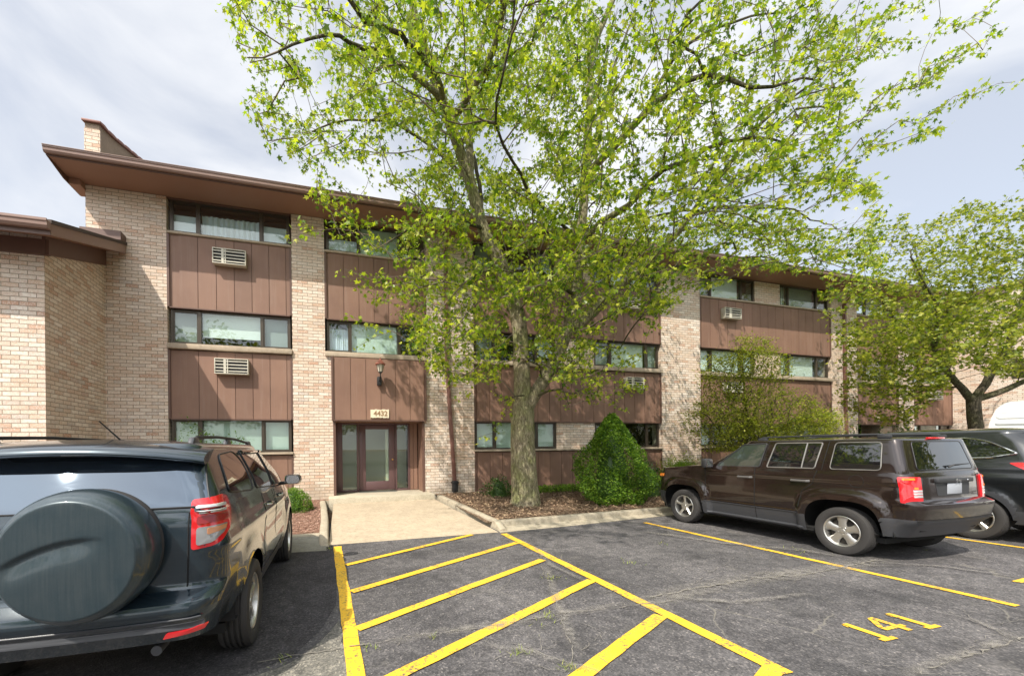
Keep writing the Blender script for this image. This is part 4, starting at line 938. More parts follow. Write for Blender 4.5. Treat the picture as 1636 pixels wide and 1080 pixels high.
# ---------------- dark teal car with spare wheel cover (nearest)
def teal_car():
    # local frame: +Y forward, rear axle at y=0
    yr = -1.0
    Wl = smf([.25, .42, .50, .64, .80, 1.0, 1.12, 1.24], [.82, .865, .885, .905, .908, .90, .885, .855], .03)
    Rl = smf([.25, .42, .50, .56, .615, .640, .66, .8, 1.0, 1.14, 1.24], [-.90, -.985, -1.03, -1.045, -1.03, -.97, -.905, -.905, -.905, -.90, -.875], .010)
    Fl = smf([.25, .4, .6, .8, 1.24], [3.42, 3.50, 3.52, 3.46, 3.34], .03)
    def D(y, z):
        d = 0
        for yc in (0, 2.58):
            rr = math.hypot(y-yc, (z-.36)); d += .022*(sst(.62, .47, rr))*(1 if z > .1 else 0)
        d -= .018*math.exp(-((z-.74)/.09)**2)*sst(.5, .7, y)*sst(2.1, 1.9, y)
        d += .012*math.exp(-((z-.98)/.04)**2)
        return d
    low = Shell(Wl, Rl, Fl, .17, .30, .05, .16, .035, D)
    Wu = smf([1.16, 1.24, 1.34, 1.5, 1.60, 1.66], [.872, .855, .825, .745, .69, .655], .02)
    Ru = smf([1.16, 1.24, 1.56, 1.66], [-.885, -.872, -.68, -.62], .015)
    Fu = smf([1.1, 1.24, 1.60, 1.66], [2.35, 2.20, 1.60, 1.50], .03)
    up_ = Shell(Wu, Ru, Fu, .10, .22, .035, .12, .02)
    hood = lambda y: 1.24 - .10*sst(.3, 2.2, y) - .22*sst(2.1, 3.5, y)
    def cls(c):
        x, y, z = c
        if z < .655 and y < -.42: return 'bumper'
        if y > 3.0 and z < .62: return 'front_bumper'
        if z < .44 and .4 < y < 2.15: return 'sill_panel'
        if y < -.86 and abs(x) < .72 and z > .65: return 'tailgate'
        if .78 < y < 1.68 and abs(x) > .5 and z > .44 and False: return 'door'
        if .50 < y < 1.28 and x > .5 and z > .44: return 'door.r'
        if 1.28 <= y < 2.18 and x > .5 and z > .44: return 'door.f'
        return 'body'
    P = dict(zbf=lambda y: .30+.15*sst(-.28, -.40, y), zb=.30, belt=1.24, low=low, up=up_, hood=hood, spine=(-.4, 3.0), arches=[(0, .36), (2.58, .36)], archr=lambda a: .405, track=.80, wr=.345, ww=.225, rim='five', rimr=.225,
             g0=1.215, g1=1.60, classify=cls, mats={'body': 'teal', 'bumper': 'teal', 'sill_panel': 'clad', 'front_bumper': 'clad', 'tailgate': 'teal'}, roofr=.07, rdome=.03, dome=.02)
    T, parts = suv('parked_car', 'dark teal car with a hard spare wheel cover, parked nearest at the left', (-1.47, 3.73, 0), R(-1.6), P)
    sf = side_fn(up_, 1); rf_ = rear_fn(up_); rl = rear_fn(low); sl_ = side_fn(low, 1)
    # rear window, spoiler, brake light
    gp = rpoly([(-.80, 1.245), (.80, 1.245), (.70, 1.565), (-.70, 1.565)], [.03, .03, .05, .05])
    W_ = patch(gp, rf_, 'rear_window', 'rglass', T, .006, 10)
    mb = MB(); line_on(gp, rf_, .006, mb, .005, True); mb.build('window_seal', 'black', W_, smooth=True)
    sp = []
    nx = 36; prof = [(.02, 1.575), (-.10, 1.568), (-.135, 1.585), (-.13, 1.605), (-.09, 1.625), (.02, 1.65), (.16, 1.672)]
    for i in range(nx+1):
        x = -.735+1.47*i/nx; e = 1-abs(x/.735)**3.2; zz = -.045*(x/.735)**2-.02*(1-e)
        sp += [(x, -.70+(d*(.55+.45*e) if d < 0 else d)+.04*(x/.735)**2+.02, z+zz) for d, z in prof]
    k = len(prof); MB().add(sp, [(i*k+j, i*k+j+1, (i+1)*k+j+1, (i+1)*k+j) for i in range(nx) for j in range(k-1)]+[tuple(range(k)), tuple(nx*k+j for j in range(k))]).build('spoiler', 'teal', T, smooth=True, angle=50)
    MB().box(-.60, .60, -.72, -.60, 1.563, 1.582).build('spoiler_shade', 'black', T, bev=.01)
    MB().box(.0, .25, -.792, -.75, 1.571, 1.592).build('brake_light', 'clear', T, bev=.004)
    # tail lights: wrap round the corner
    def tl(sg):
        def fn(u, z, o):    # u: arc param: 0 at x=.68 on the rear going round the corner
            best = None
            for sh, bw in ((low, .035), (up_, .02)):
                if (sh is low and z > 1.238) or (sh is up_ and z < 1.216): continue
                r_ = sh.rr; Wz = sh.W(z); xc = Wz-r_; Rz = sh.R(z)
                if u < xc-bw-.70: x = .70+u; q = (x, Rz+sh.rb*(x/Wz)**2-o)
                else:
                    a = (u-(xc-bw-.70))/r_
                    if a < math.pi/2: x = xc+r_*math.sin(a); q = (x-bw*x/Wz+o*math.sin(a), Rz+r_-r_*math.cos(a)+sh.rb*(x/Wz)**2-o*math.cos(a))
                    else: yy = Rz+sh.rb+r_+(a-math.pi/2)*r_; q = (sh.side(yy, z)+o, yy)
                if best is None or q[0]-q[1] > best[0]-best[1]: best = q
            return (sg*best[0], best[1], z)
        poly = rpoly([(.0, .985), (.15, 1.00), (.31, 1.10), (.355, 1.19), (.32, 1.28), (.20, 1.305), (.0, 1.29)], [.02, .05, .06, .06, .05, .03, .02])
        o = patch(poly, fn, 'tail_light', 'red', T, .012, 6)
        for z0, z1, m, a0, a1 in ((1.238, 1.256, 'clear', .03, .21), (1.200, 1.222, 'clear', .03, .22)): patch(rpoly([(a0, z0), (a1, z0), (a1, z1), (a0, z1)], .01), fn, 'lens_band', m, o, .028, 3)
        patch(rpoly([(.025, 1.01), (.11, 1.02), (.20, 1.075), (.24, 1.12), (.025, 1.12)], .02), fn, 'reverse_lens', 'grey_lens', o, .018, 3)
        patch(rpoly([(.08, 1.07), (.20, 1.09), (.22, 1.115), (.08, 1.11)], .01), fn, 'indicator_lens', 'amber_dim', o, .024, 2)
        patch(rpoly([(.025, 1.14), (.30, 1.14), (.31, 1.185), (.025, 1.185)], .012), fn, 'dark_lens', 'redd', o, .018, 3)
    tl(1); tl(-1)
    # seams
    sm = MB(); line_on([(.69, 1.235), (.69, 1.0), (.685, .80), (.68, .70), (.64, .668), (.3, .66), (-.3, .66), (-.64, .668), (-.69, .80), (-.69, 1.235)], rl, .0045, sm, .0)
    sm.build('tailgate_seam', 'seam', T, smooth=True)
    sm = MB()
    for yy in (1.28, 2.18): line_on([(yy, .44), (yy, 1.15)], sl_, .003, sm, .0)
    line_on([(1.20, .44), (.56, .44)], sl_, .003, sm); line_on([(.50, .80), (.62, .95), (.56, 1.18)], sl_, .003, sm, 0)
    line_on([(.42, .60), (.5, .80)], sl_, .003, sm, 0); sm.build('door_seam', 'seam', T, smooth=True)
    # bumper details: step pad, bright edge, reflectors, lower valance
    mb = MB(); line_on([(-.78, .612), (.78, .612)], rl, .006, mb, .002); mb.build('bumper_edge', 'clad', T, smooth=True)
    patch(rpoly([(-.8, .56), (.8, .56), (.8, .59), (-.8, .59)], .01), rl, 'bumper_groove', 'clad', T, .004, 3)
    for sg in (-1, 1): patch(rpoly([(sg*.60, .515), (sg*.80, .535), (sg*.82, .565), (sg*.62, .55)], .008), rl, 'reflector', 'red', T, .010, 3)
    MB().tube([(.52, -.70, .405), (.52, -.89, .40)], .030, 16).build('exhaust', 'clad', T, smooth=True)
    # side: corner protector, windows, handles, mirror
    q = add_window(T, up_, 1, [(-.50, 1.30), (-.15, 1.27), (.24, 1.245), (.30, 1.50), (.18, 1.585), (-.28, 1.56)], 'black', 'cglass', .006, 'quarter_window', .07)
    add_window(T, up_, 1, [(.40, 1.245), (1.20, 1.19), (1.22, 1.585), (.42, 1.59)], 'black', 'cglass', .006, 'side_window', .04)
    add_window(T, up_, 1, [(1.30, 1.19), (2.12, 1.16), (1.66, 1.56), (1.32, 1.585)], 'black', 'cglass2', .006, 'side_window', .04)
    add_window(T, up_, -1, [(.40, 1.245), (1.20, 1.19), (1.22, 1.585), (.42, 1.59)], 'black', 'cglass', .006, 'side_window', .04)
    for a, b in ((.42, 1.20), (1.32, 1.66)):
        mb = MB(); line_on([(a, 1.575), (b, 1.575)], sf, .016, mb, .018, n=8); mb.build('window_visor', 'cglass', T, smooth=True)
    for y0 in (.72, 1.55):
        h = MB(); x0 = low.side(y0, 1.04); h.tube([(x0-.004, y0-.01, 1.045), (x0+.03, y0+.02, 1.047), (x0+.034, y0+.10, 1.05), (x0+.03, y0+.16, 1.05), (x0-.004, y0+.19, 1.05)], [.012, .013, .013, .013, .012], 10); h.build('door_handle', 'chrome', T, smooth=True)
    for sg in (-1, 1):
        mx_ = MB(); xs = low.side(1.95, 1.14); ml = []
        prof = [(0, .0, .0), (.0, .8, .75), (.06, 1., .95), (.10, .95, .9), (.14, .6, .6), (.15, .0, .0)]
        for d, a, b in prof:
            for k_ in range(20):
                t = 2*math.pi*k_/20; cx = abs(math.cos(t))**.6*math.copysign(1, math.cos(t)); sz = abs(math.sin(t))**.7*math.copysign(1, math.sin(t)); ml.append((sg*(xs+.15+.105*a*cx), 1.86+d, 1.205+.072*b*sz))
        mx_.add(ml, [(i*20+k_, i*20+(k_+1) % 20, (i+1)*20+(k_+1) % 20, (i+1)*20+k_) for i in range(5) for k_ in range(20)]); mo = mx_.build('mirror', 'teal', T, smooth=True, angle=60)
        gl_ = []
        for k_ in range(20):
            t = 2*math.pi*k_/20; cx = abs(math.cos(t))**.6*math.copysign(1, math.cos(t)); sz = abs(math.sin(t))**.7*math.copysign(1, math.sin(t)); gl_.append((sg*(xs+.15+.078*cx), 1.857, 1.205+.05*sz))
        MB().add(gl_, [tuple(range(20))]).build('mirror_glass', 'chrome', mo)
        MB().tube([(sg*(xs-.03), 1.96, 1.15), (sg*(xs+.07), 1.93, 1.165)], .022, 8).build('mirror_arm', 'black', mo, smooth=True)
    # roof rails and antenna
    for sg in (-1, 1):
        pts = [(-.45, 1.632), (-.42, 1.66), (-.34, 1.69), (.2, 1.705), (.8, 1.70), (1.35, 1.672), (1.5, 1.64)]
        rl_ = MB().tube([(sg*(.585-.02*0), y, z) for y, z in pts], [.012, .015, .013, .012, .012, .013, .012], 10, squash=1.).build('roof_rail', 'black', T, smooth=True)
        ft = MB()
        for y in (-.42, .5, 1.42): MB().prism([(y-.09, 1.615), (y+.13, 1.615), (y+.06, 1.69), (y-.03, 1.69)], 'x', sg*.585-.02, sg*.585+.02).build('rail_foot', 'clad', rl_, bev=.012)
    MB().box(-.0, .13, -.36, -.27, 1.655, 1.675).tube([(.10, -.32, 1.672), (.02, -.42, 1.80)], [.006, .004], 6).build('antenna', 'black', T, bev=.0, smooth=True)
    # spare wheel cover
    SW = empty('spare_wheel', (.215, -.955, 1.028)); SW.parent = T
    prof = [(.0, -.205, 1), (.10, -.205, 1), (.20, -.204, 1), (.285, -.200, 1), (.305, -.192, 1), (.318, -.172, 0), (.335, -.15, 0), (.348, -.11, 0), (.352, -.06, 0), (.350, .0, 0), (.338, .045, 0), (.32, .06, 0)]
    n = 96; vs = []; R_f = []
    rad = [0.001]+[.01*i_ for i_ in range(1, 31)]+[.308, .315, .322, .330]
    dep = lambda r_: -.198-.006*(1-(r_/.3)**2) + .026*sst(.306, .330, r_)
    n = 144; pr2 = [(r_, dep(r_)) for r_ in rad]+[(.340, -.160), (.350, -.138), (.357, -.11), (.361, -.07), (.362, -.03), (.359, .01), (.348, .045), (.32, .06)]
    for r_, h in pr2:
        for k_ in range(n):
            t = 2*math.pi*k_/n; x, z = r_*math.cos(t), r_*math.sin(t)
            if r_ < .305:   # swept crease
                zc = .10-.85*(x-.10)**2 ; dlt = z-zc; amp = sst(-.33, -.2, x)*sst(.20, .0, x); h2 = h + .020*amp*(math.exp(-(dlt/.075)**2) if dlt < 0 else math.exp(-(dlt/.010)**2))
            else: h2 = h
            vs.append((x, h2, z))
    m_ = len(pr2); fs = [(i*n+k_, i*n+(k_+1) % n, (i+1)*n+(k_+1) % n, (i+1)*n+k_) for i in range(m_-1) for k_ in range(n)]+[tuple(range(n))]
    MT['teal_dusty'] = car_paint('dusty_teal_paint', (.014, .032, .043), .35, .36, .13); bsdf(MT['teal_dusty']).inputs['Coat Weight'].default_value = .45
    MB().add(vs, fs).build('wheel_cover', 'teal_dusty', SW, smooth=True, angle=60)
    MB().lathe([(.30, .05), (.345, .05), (.352, .075), (.35, .10), (.33, .12), (.28, .12)], 64, (0, 0, 0), 'y').build('spare_tyre', 'rubber', SW, smooth=True)
    MB().lathe([(.05, .1), (.12, .1), (.12, -.0), (.0, .0)], 24, (0, 0, 0), 'y').build('carrier', 'black', SW)
    return T
teal_car()

# ---------------- boxy dark brown car
MT['handle_grey'] = mat('handle_grey', (.14, .135, .13), .3, .3)
def brown_car():
    Wl = smf([.25, .40, .52, .70, .95, 1.12, 1.20], [.80, .84, .865, .872, .868, .855, .835], .02)
    Rl = smf([.25, .42, .50, .70, .765, .785, .81, 1.0, 1.15, 1.22], [-.64, -.74, -.81, -.85, -.85, -.82, -.745, -.735, -.725, -.70], .007)
    Fl = smf([.25, .4, .6, .8, 1.2], [3.28, 3.40, 3.42, 3.40, 3.33], .02)
    def ar(a):   # squared-off arch
        c, s_ = abs(math.cos(a)), abs(math.sin(a)); return .44/((c**3.2+s_**3.2)**(1/3.2))
    def D(y, z):
        d = 0
        for yc in (0, 2.65):
            dy, dz = y-yc, z-.34; rr = math.hypot(dy, dz)/ar(math.atan2(dz, dy)); d += .050*sst(1.36, 1.22, rr)
        d += .010*sst(1.02, 1.06, z)
        d -= .014*sst(.56, .52, z)*sst(.5, .6, y)*sst(2.15, 2.05, y)
        return d
    low = Shell(Wl, Rl, Fl, .14, .12, .05, .08, .02, D)
    Wu = smf([1.1, 1.20, 1.3, 1.58, 1.68], [.845, .835, .82, .76, .73], .012)
    Ru = smf([1.1, 1.22, 1.60, 1.68], [-.69, -.68, -.585, -.56], .015)
    Fu = smf([1.1, 1.20, 1.60, 1.68], [2.36, 2.22, 1.58, 1.46], .02)
    up_ = Shell(Wu, Ru, Fu, .085, .14, .03, .10, .012)
    hood = lambda y: 1.20 - .02*sst(1.5, 2.3, y) - .085*sst(2.2, 3.4, y)
    def cls(c):
        x, y, z = c
        if (y < -.44 and z < .60) : return 'bumper'
        if (y < -.6 and z < .86 and y < -.52) and abs(x) < .9 and z > .6 and y < -.60 and not (abs(x) > .45 and z > .80): return 'bumper_skin'
        if y > 2.95 and z < .60: return 'front_bumper'
        if z < .52 and .44 < y < 2.2: return 'sill_panel'
        if y < -.64 and abs(x) < .56 and z > .80: return 'tailgate'
        if .40 < y < 1.22 and abs(x) > .5 and z > .50: return 'door.r' if x > 0 else 'door.r2'
        if 1.22 <= y < 2.12 and abs(x) > .5 and z > .50: return 'door.f' if x > 0 else 'door.f2'
        return 'body'
    P = dict(zbf=lambda y: .27+.09*sst(-.36, -.50, y), zb=.27, belt=1.20, low=low, up=up_, hood=hood, spine=(-.4, 3.0), arches=[(0, .34), (2.65, .34)], archr=ar, track=.775, wr=.338, ww=.215, rim=('wide', 'star'), rimr=.222,
             g0=1.19, g1=1.61, classify=cls, mats={'body': 'brownp', 'bumper': 'clad', 'sill_panel': 'clad', 'front_bumper': 'clad_dark'}, roofr=.055, rdome=.025, dome=.03)
    T, parts = suv('parked_car', 'boxy dark brown car with a grey lower bumper, parked right of the hatched zone', (7.93, 3.97, 0), 0, P)
    rf_ = rear_fn(up_); rl = rear_fn(low)
    gp = rpoly([(-.60, 1.235), (.60, 1.235), (.53, 1.60), (-.53, 1.60)], .045); W_ = patch(gp, rf_, 'rear_window', 'cglass', T, .006, 10)
    mb = MB(); line_on(gp, rf_, .006, mb, .004, True); mb.build('window_seal', 'black', W_, smooth=True)
    MB().tube([(.0, -.69, 1.26), (.05, -.72, 1.29), (.42, -.705, 1.30)], [.012, .010, .006], 6).build('wiper', 'black', T, smooth=True)
    MB().box(-.16, .16, -.598, -.55, 1.635, 1.66).build('brake_light', 'red', T, bev=.005)
    for sg in (-1, 1):
        def fn(u, z, o, sg=sg):
            if u < .16: x = .62+u; return (sg*x, low.rear(x, z)-o, z)
            t = (u-.16)/.14; y0 = low.rear(.78, z); y = y0+.16*t; return (sg*(low.side(max(y, low.R(z)+.02), z)+o), y-o*.3, z)
        o = patch(rpoly([(.02, .82), (.215, .82), (.215, 1.15), (.03, 1.15)], .02), fn, 'tail_light', 'red', T, .022, 5, thick=.04)
        patch(rpoly([(.03, .89), (.15, .89), (.15, .915), (.03, .915)], .006), fn, 'lens_band', 'clear', o, .027, 2)
        patch(rpoly([(.03, .925), (.15, .925), (.15, .95), (.03, .95)], .006), fn, 'lens_band', 'clear', o, .027, 2)
        patch(rpoly([(.03, .96), (.15, .96), (.15, .985), (.03, .985)], .006), fn, 'lens_band', 'clear', o, .027, 2)
        patch(rpoly([(.09, .995), (.14, .995), (.135, 1.02), (.095, 1.02)], .006), fn, 'indicator_lens', 'amber', o, .027, 2)
        patch(rpoly([(.12, 1.11), (.18, 1.11), (.18, 1.135), (.12, 1.135)], .01), fn, 'side_marker', 'amber', o, .026, 2)
    # plate recess, bar, emblem
    patch(rpoly([(-.34, .90), (.34, .90), (.37, 1.09), (-.37, 1.09)], .02), rl, 'plate_recess', 'clad_dark', T, .004, 3)
    bar = MB(); bar.box(-.38, .38, low.rear(0, 1.09)-.035, low.rear(0, 1.09)+.02, 1.065, 1.12); bo = bar.build('handle_bar', 'clad_dark', T, bev=.012)
    MB().box(-.155, .155, low.rear(0, 1.0)-.012, low.rear(0, 1.0)-.004, .915, 1.055).build('licence_plate', 'plate', T, bev=.004)
    text_mesh('emblem', 'Jeep', .055, (.05, low.rear(0, 1.09)-.037, 1.092), (R(90), 0, 0), 'chrome', .002, bo, 1.1, .001)
    MB().lathe([(0, -.006), (.012, -.004), (.014, 0)], 12, (.24, low.rear(0, 1.09)-.036, 1.092), 'y').build('lock', 'chrome', bo)
    sm = MB(); line_on([(.575, 1.19), (.575, .85), (.54, .818), (-.54, .818), (-.575, .85), (-.575, 1.19)], rl, .004, sm); line_on([(-.8, .60), (.8, .60)], rl, .005, sm); sm.build('tailgate_seam', 'seam', T, smooth=True)
    mb = MB(); line_on([(-.66, .772), (.66, .772)], rl, .010, mb, -.0); mb.build('bumper_edge', 'clad', T, smooth=True)
    # seen side is the local -X side
    for sg in (-1, 1):
        sl_ = side_fn(low, sg)
        add_window(T, up_, sg, [(-.42, 1.225), (.15, 1.215), (.11, 1.60), (-.40, 1.60)], 'trimline', 'cglass', .007, 'side_window', .05)
        o = add_window(T, up_, sg, [(.34, 1.215), (1.03, 1.205), (.93, 1.60), (.27, 1.60)], 'trimline', 'cglass', .010, 'side_window', .03)
        mb = MB(); line_on([(.515, 1.21), (.47, 1.60)], side_fn(up_, sg), .011, mb, .004); mb.build('division_bar', 'trimline', o, smooth=True)
        add_window(T, up_, sg, [(1.15, 1.205), (1.94, 1.185), (1.47, 1.58), (1.07, 1.60)], 'clad_dark', 'cglass2', .010, 'side_window', .03)
        sm = MB(); line_on([(1.22, .30), (1.21, 1.19)], sl_, .006, sm); line_on([(2.14, .50), (2.16, 1.18)], sl_, .005, sm); line_on([(.52, .62), (.50, .86), (.36, .98), (.30, 1.19)], sl_, .005, sm)
        line_on([(1.12, 1.20), (1.04, 1.62)], side_fn(up_, sg), .005, sm); line_on([(.25, 1.20), (.19, 1.62)], side_fn(up_, sg), .005, sm)
        line_on([(-.55, .97), (.34, 1.0)], sl_, .002, sm); sm.build('door_seam', 'seam', T, smooth=True)
        mb = MB(); line_on([(.56, .525), (1.2, .52), (2.15, .515)], sl_, .006, mb, .006); mb.build('sill_edge', 'clad', T, smooth=True)
        mb = MB(); line_on([(.48, .305), (1.2, .305), (2.12, .305)], sl_, .022, mb, .004, n=8); mb.build('sill_bar', 'clad', T, smooth=True)
        for y0 in (.50, 1.36):
            x0 = low.side(y0, 1.0); h = MB().tube([(sg*(x0-.004), y0-.10, 1.02), (sg*(x0+.032), y0-.08, 1.02), (sg*(x0+.036), y0+.04, 1.02), (sg*(x0+.032), y0+.12, 1.02), (sg*(x0-.004), y0+.14, 1.02)], .019, 10); h.build('door_handle', 'handle_grey', T, smooth=True)
        f = MB(); yc, zc = -.17, 1.06; circ = [(yc+.085*math.cos(t*.35), zc+.085*math.sin(t*.35)) for t in range(18)]; line_on(circ, sl_, .0028, f, 0, True, .02)
        if sg < 0: f.build('fuel_flap', 'seam', T, smooth=True)
        # mirror
        xs = low.side(2.05, 1.18); mo = MB().box(sg*(xs+.015) if sg > 0 else -(xs+.19), (xs+.19) if sg > 0 else -(xs+.015), 1.98, 2.10, 1.155, 1.325).build('mirror', 'clad_dark', T, bev=.03)
        MB().box((xs+.04) if sg > 0 else -(xs+.175), (xs+.175) if sg > 0 else -(xs+.04), 1.972, 1.979, 1.17, 1.31).build('mirror_glass', 'chrome', mo)
        MB().box((xs-.03) if sg > 0 else -(xs+.03), (xs+.03) if sg > 0 else -(xs-.03), 2.02, 2.08, 1.17, 1.21).build('mirror_arm', 'clad_dark', mo)
        # front lamp
        patch(rpoly([(3.16, .92), (3.26, .92), (3.25, .98), (3.15, .98)], .008), sl_, 'side_marker', 'amber', T, .012, 2)
        # rails
        r_ = MB().tube([(sg*.60, -.40, 1.672), (sg*.60, -.34, 1.705), (sg*.60, .5, 1.712), (sg*.60, 1.25, 1.70), (sg*.60, 1.33, 1.66)], .013, 8).build('roof_rail', 'clad_dark', T, smooth=True)
        MB().box(sg*.60-.025, sg*.60+.025, -.42, -.28, 1.655, 1.70).box(sg*.60-.025, sg*.60+.025, 1.18, 1.32, 1.645, 1.69).build('rail_foot', 'clad_dark', r_, bev=.008)
        # headlight
        MB().lathe([(0, 3.405), (.08, 3.40), (.09, 3.36)], 20, (sg*.60, 0, .86), 'y').build('headlight', 'clear', T, smooth=True)
    return T
brown_car()

# ---------------- black car with chrome window line (third)
def black_car():
    Wl = smf([.25, .45, .7, 1.0, 1.15, 1.25], [.84, .88, .905, .90, .88, .85], .03)
    Rl = smf([.25, .45, .6, .9, 1.1, 1.25], [-.78, -.90, -.93, -.86, -.82, -.78], .03)
    Fl = smf([.25, .5, .8, 1.25], [3.35, 3.45, 3.42, 3.25], .03)
    def D(y, z):
        d = 0
        for yc in (0, 2.62): d += .028*sst(.56, .47, math.hypot(y-yc, z-.35))
        return d + .018*math.exp(-((z-.93)/.09)**2)
    low = Shell(Wl, Rl, Fl, .22, .32, .06, .16, .04, D)
    Wu = smf([1.15, 1.25, 1.4, 1.6, 1.72], [.865, .85, .80, .71, .66], .03)
    Ru = smf([1.15, 1.25, 1.55, 1.66, 1.72], [-.80, -.77, -.60, -.46, -.40], .03)
    Fu = smf([1.1, 1.25, 1.6, 1.72], [2.6, 2.35, 1.55, 1.35], .03)
    up_ = Shell(Wu, Ru, Fu, .22, .24, .08, .14, .03)
    hood = lambda y: 1.25 - .10*sst(.6, 2.4, y) - .24*sst(2.2, 3.4, y)
    def cls(c):
        x, y, z = c
        if z < .50 and (y < -.42 or y > 3.05): return 'bumper'
        if z < .50 and .44 < y < 2.2: return 'sill_panel'
        for yc in (0, 2.62):
            if math.hypot(y-yc, z-.35) < .475 and abs(x) > .5: return 'wheel_arch'
        if .48 < y < 1.32 and abs(x) > .5: return 'door.r' if x > 0 else 'door.r2'
        if 1.32 <= y < 2.3 and abs(x) > .5: return 'door.f' if x > 0 else 'door.f2'
        return 'body'
    P = dict(zb=.30, belt=1.25, low=low, up=up_, hood=hood, spine=(-.3, 2.9), arches=[(0, .35), (2.62, .35)], archr=lambda a: .40, track=.80, wr=.35, ww=.225, rim='five', rimr=.235,
             g0=1.22, g1=1.66, classify=cls, mats={'body': 'blackp', 'bumper': 'clad_dark', 'sill_panel': 'clad_dark', 'wheel_arch': 'clad'}, roofr=.10, rdome=.04, dome=.02)
    T, parts = suv('parked_car', 'glossy black car with a chrome window line, parked beyond the dark brown car', (11.10, 3.95, 0), R(-.5), P); T.scale = (1.02, 1.02, 1.03)
    rf_ = rear_fn(up_)
    patch(rpoly([(-.62, 1.30), (.62, 1.30), (.50, 1.60), (-.50, 1.60)], .05), rf_, 'rear_window', 'cglass', T, .006, 8)
    for sg in (-1, 1):
        add_window(T, up_, sg, [(-.42, 1.36), (-.15, 1.29), (.32, 1.26), (.36, 1.58), (.15, 1.615), (-.10, 1.555)], 'chrome', 'cglass', .017, 'quarter_window', [.02, .04, .03, .03, .1, .1], .006)
        add_window(T, up_, sg, [(.40, 1.26), (1.28, 1.23), (1.28, 1.62), (.42, 1.615)], 'chrome', 'cglass', .010, 'side_window', .02)
        add_window(T, up_, sg, [(1.36, 1.23), (2.25, 1.20), (1.75, 1.54), (1.36, 1.62)], 'chrome', 'cglass2', .010, 'side_window', .03)
        for y0 in (.7, 1.6):
            x0 = low.side(y0, 1.0); MB().tube([(sg*(x0-.004), y0-.09, 1.05), (sg*(x0+.03), y0-.07, 1.05), (sg*(x0+.03), y0+.09, 1.05), (sg*(x0-.004), y0+.11, 1.05)], .012, 8).build('door_handle', 'blackp', T, smooth=True)
        def fn(u, z, o, sg=sg):
            y = low.R(z)+.02+u; return (sg*(low.side(y, z)+o), y-o*.5, z)
        patch(rpoly([(.05, 1.00), (.16, 1.02), (.42, 1.22), (.30, 1.23), (.06, 1.20)], .03), fn, 'tail_light', 'red', T, .014, 4)
        xs = low.side(2.2, 1.2); mo = MB().box((xs+.03) if sg > 0 else -(xs+.22), (xs+.22) if sg > 0 else -(xs+.03), 2.1, 2.24, 1.17, 1.32).box(min(sg*(xs-.04), sg*(xs+.05)), max(sg*(xs-.04), sg*(xs+.05)), 2.14, 2.2, 1.2, 1.24).build('mirror', 'blackp', T, bev=.03)
        sm = MB(); sl_ = side_fn(low, sg)
        for yy in (1.32, 2.3): line_on([(yy, .5), (yy, 1.18)], sl_, .003, sm)
        sm.build('door_seam', 'seam', T, smooth=True)
    return T
black_car()

# ---------------- white van
MT['van_rib'] = mat('van_rib', (.45, .45, .44), .5)
def van():
    T = empty('parked_van', (17.4, 6.15, 0), math.pi, label='tall white van in front of the far brick wing', cat='van')
    prof = [(-.0, .45), (-.05, .6), (-.05, 1.2), (.02, 2.1), (.12, 2.5), (.25, 2.60), (3.9, 2.60), (4.2, 2.53), (4.42, 2.35), (5.15, 1.30), (5.85, 1.12), (5.98, .95), (6.0, .5), (5.9, .35), (.1, .35)]
    def sec(y, z): return 1.0-.10*sst(1.0, 2.6, z)-.10*sst(2.3, 2.62, z)-.12*sst(5.0, 6.0, y)
    P = dense(rpoly(prof, .12, 5), .12); n = len(P); vs = []; K = 14
    for k in range(K+1):
        t = -1+2*k/K; e = (1-abs(t)**9)
        for y, z in P:
            cy, cz = 2.9, 1.4; q = .86+.14*e; vs.append((t*sec(y, z), cy+(y-cy)*(.985+.015*e), cz+(z-cz)*(.955+.045*e)))
    fs = [(i*n+a, i*n+(a+1) % n, (i+1)*n+(a+1) % n, (i+1)*n+a) for i in range(K) for a in range(n)]+[tuple(range(n)), tuple(K*n+a for a in range(n))]
    MB().add(vs, fs).build('body', 'white', T, smooth=True, angle=40)
    for sg in (-1, 1):
        x = sg*1.0
        MB().prism([(3.75, 1.42), (4.95, 1.36), (4.45, 2.02), (3.75, 2.08)], 'x', sg*.955, sg*.975).build('side_window', 'cglass', T)
        l = MB(); l.box(min(sg*.925, sg*.937), max(sg*.925, sg*.937), .2, 4.3, 2.295, 2.307).box(min(sg*.93, sg*.965), max(sg*.93, sg*.965), .2, 3.7, 2.135, 2.147).box(min(sg*.97, sg*1.005), max(sg*.97, sg*1.005), .1, 5.8, .62, .72); l.build('body_rib', 'van_rib', T)
        for y in (1.0, 4.9): wheel(T, sg*.86, y, .35, .22, sg, 'five', .22)
        MB().box(min(sg*1.0, sg*1.2), max(sg*1.0, sg*1.2), 4.7, 4.85, 1.4, 1.75).build('mirror', 'black', T, bev=.03)
        MB().box(min(sg*.6, sg*.9), max(sg*.6, sg*.9), 5.8, 5.93, .8, 1.05).build('headlight', 'clear', T, bev=.02)
    MB().prism([(4.52, 2.26), (5.12, 1.40), (5.14, 1.42), (4.55, 2.28)], 'x', -.78, .78).build('windscreen', 'cglass', T)
van()
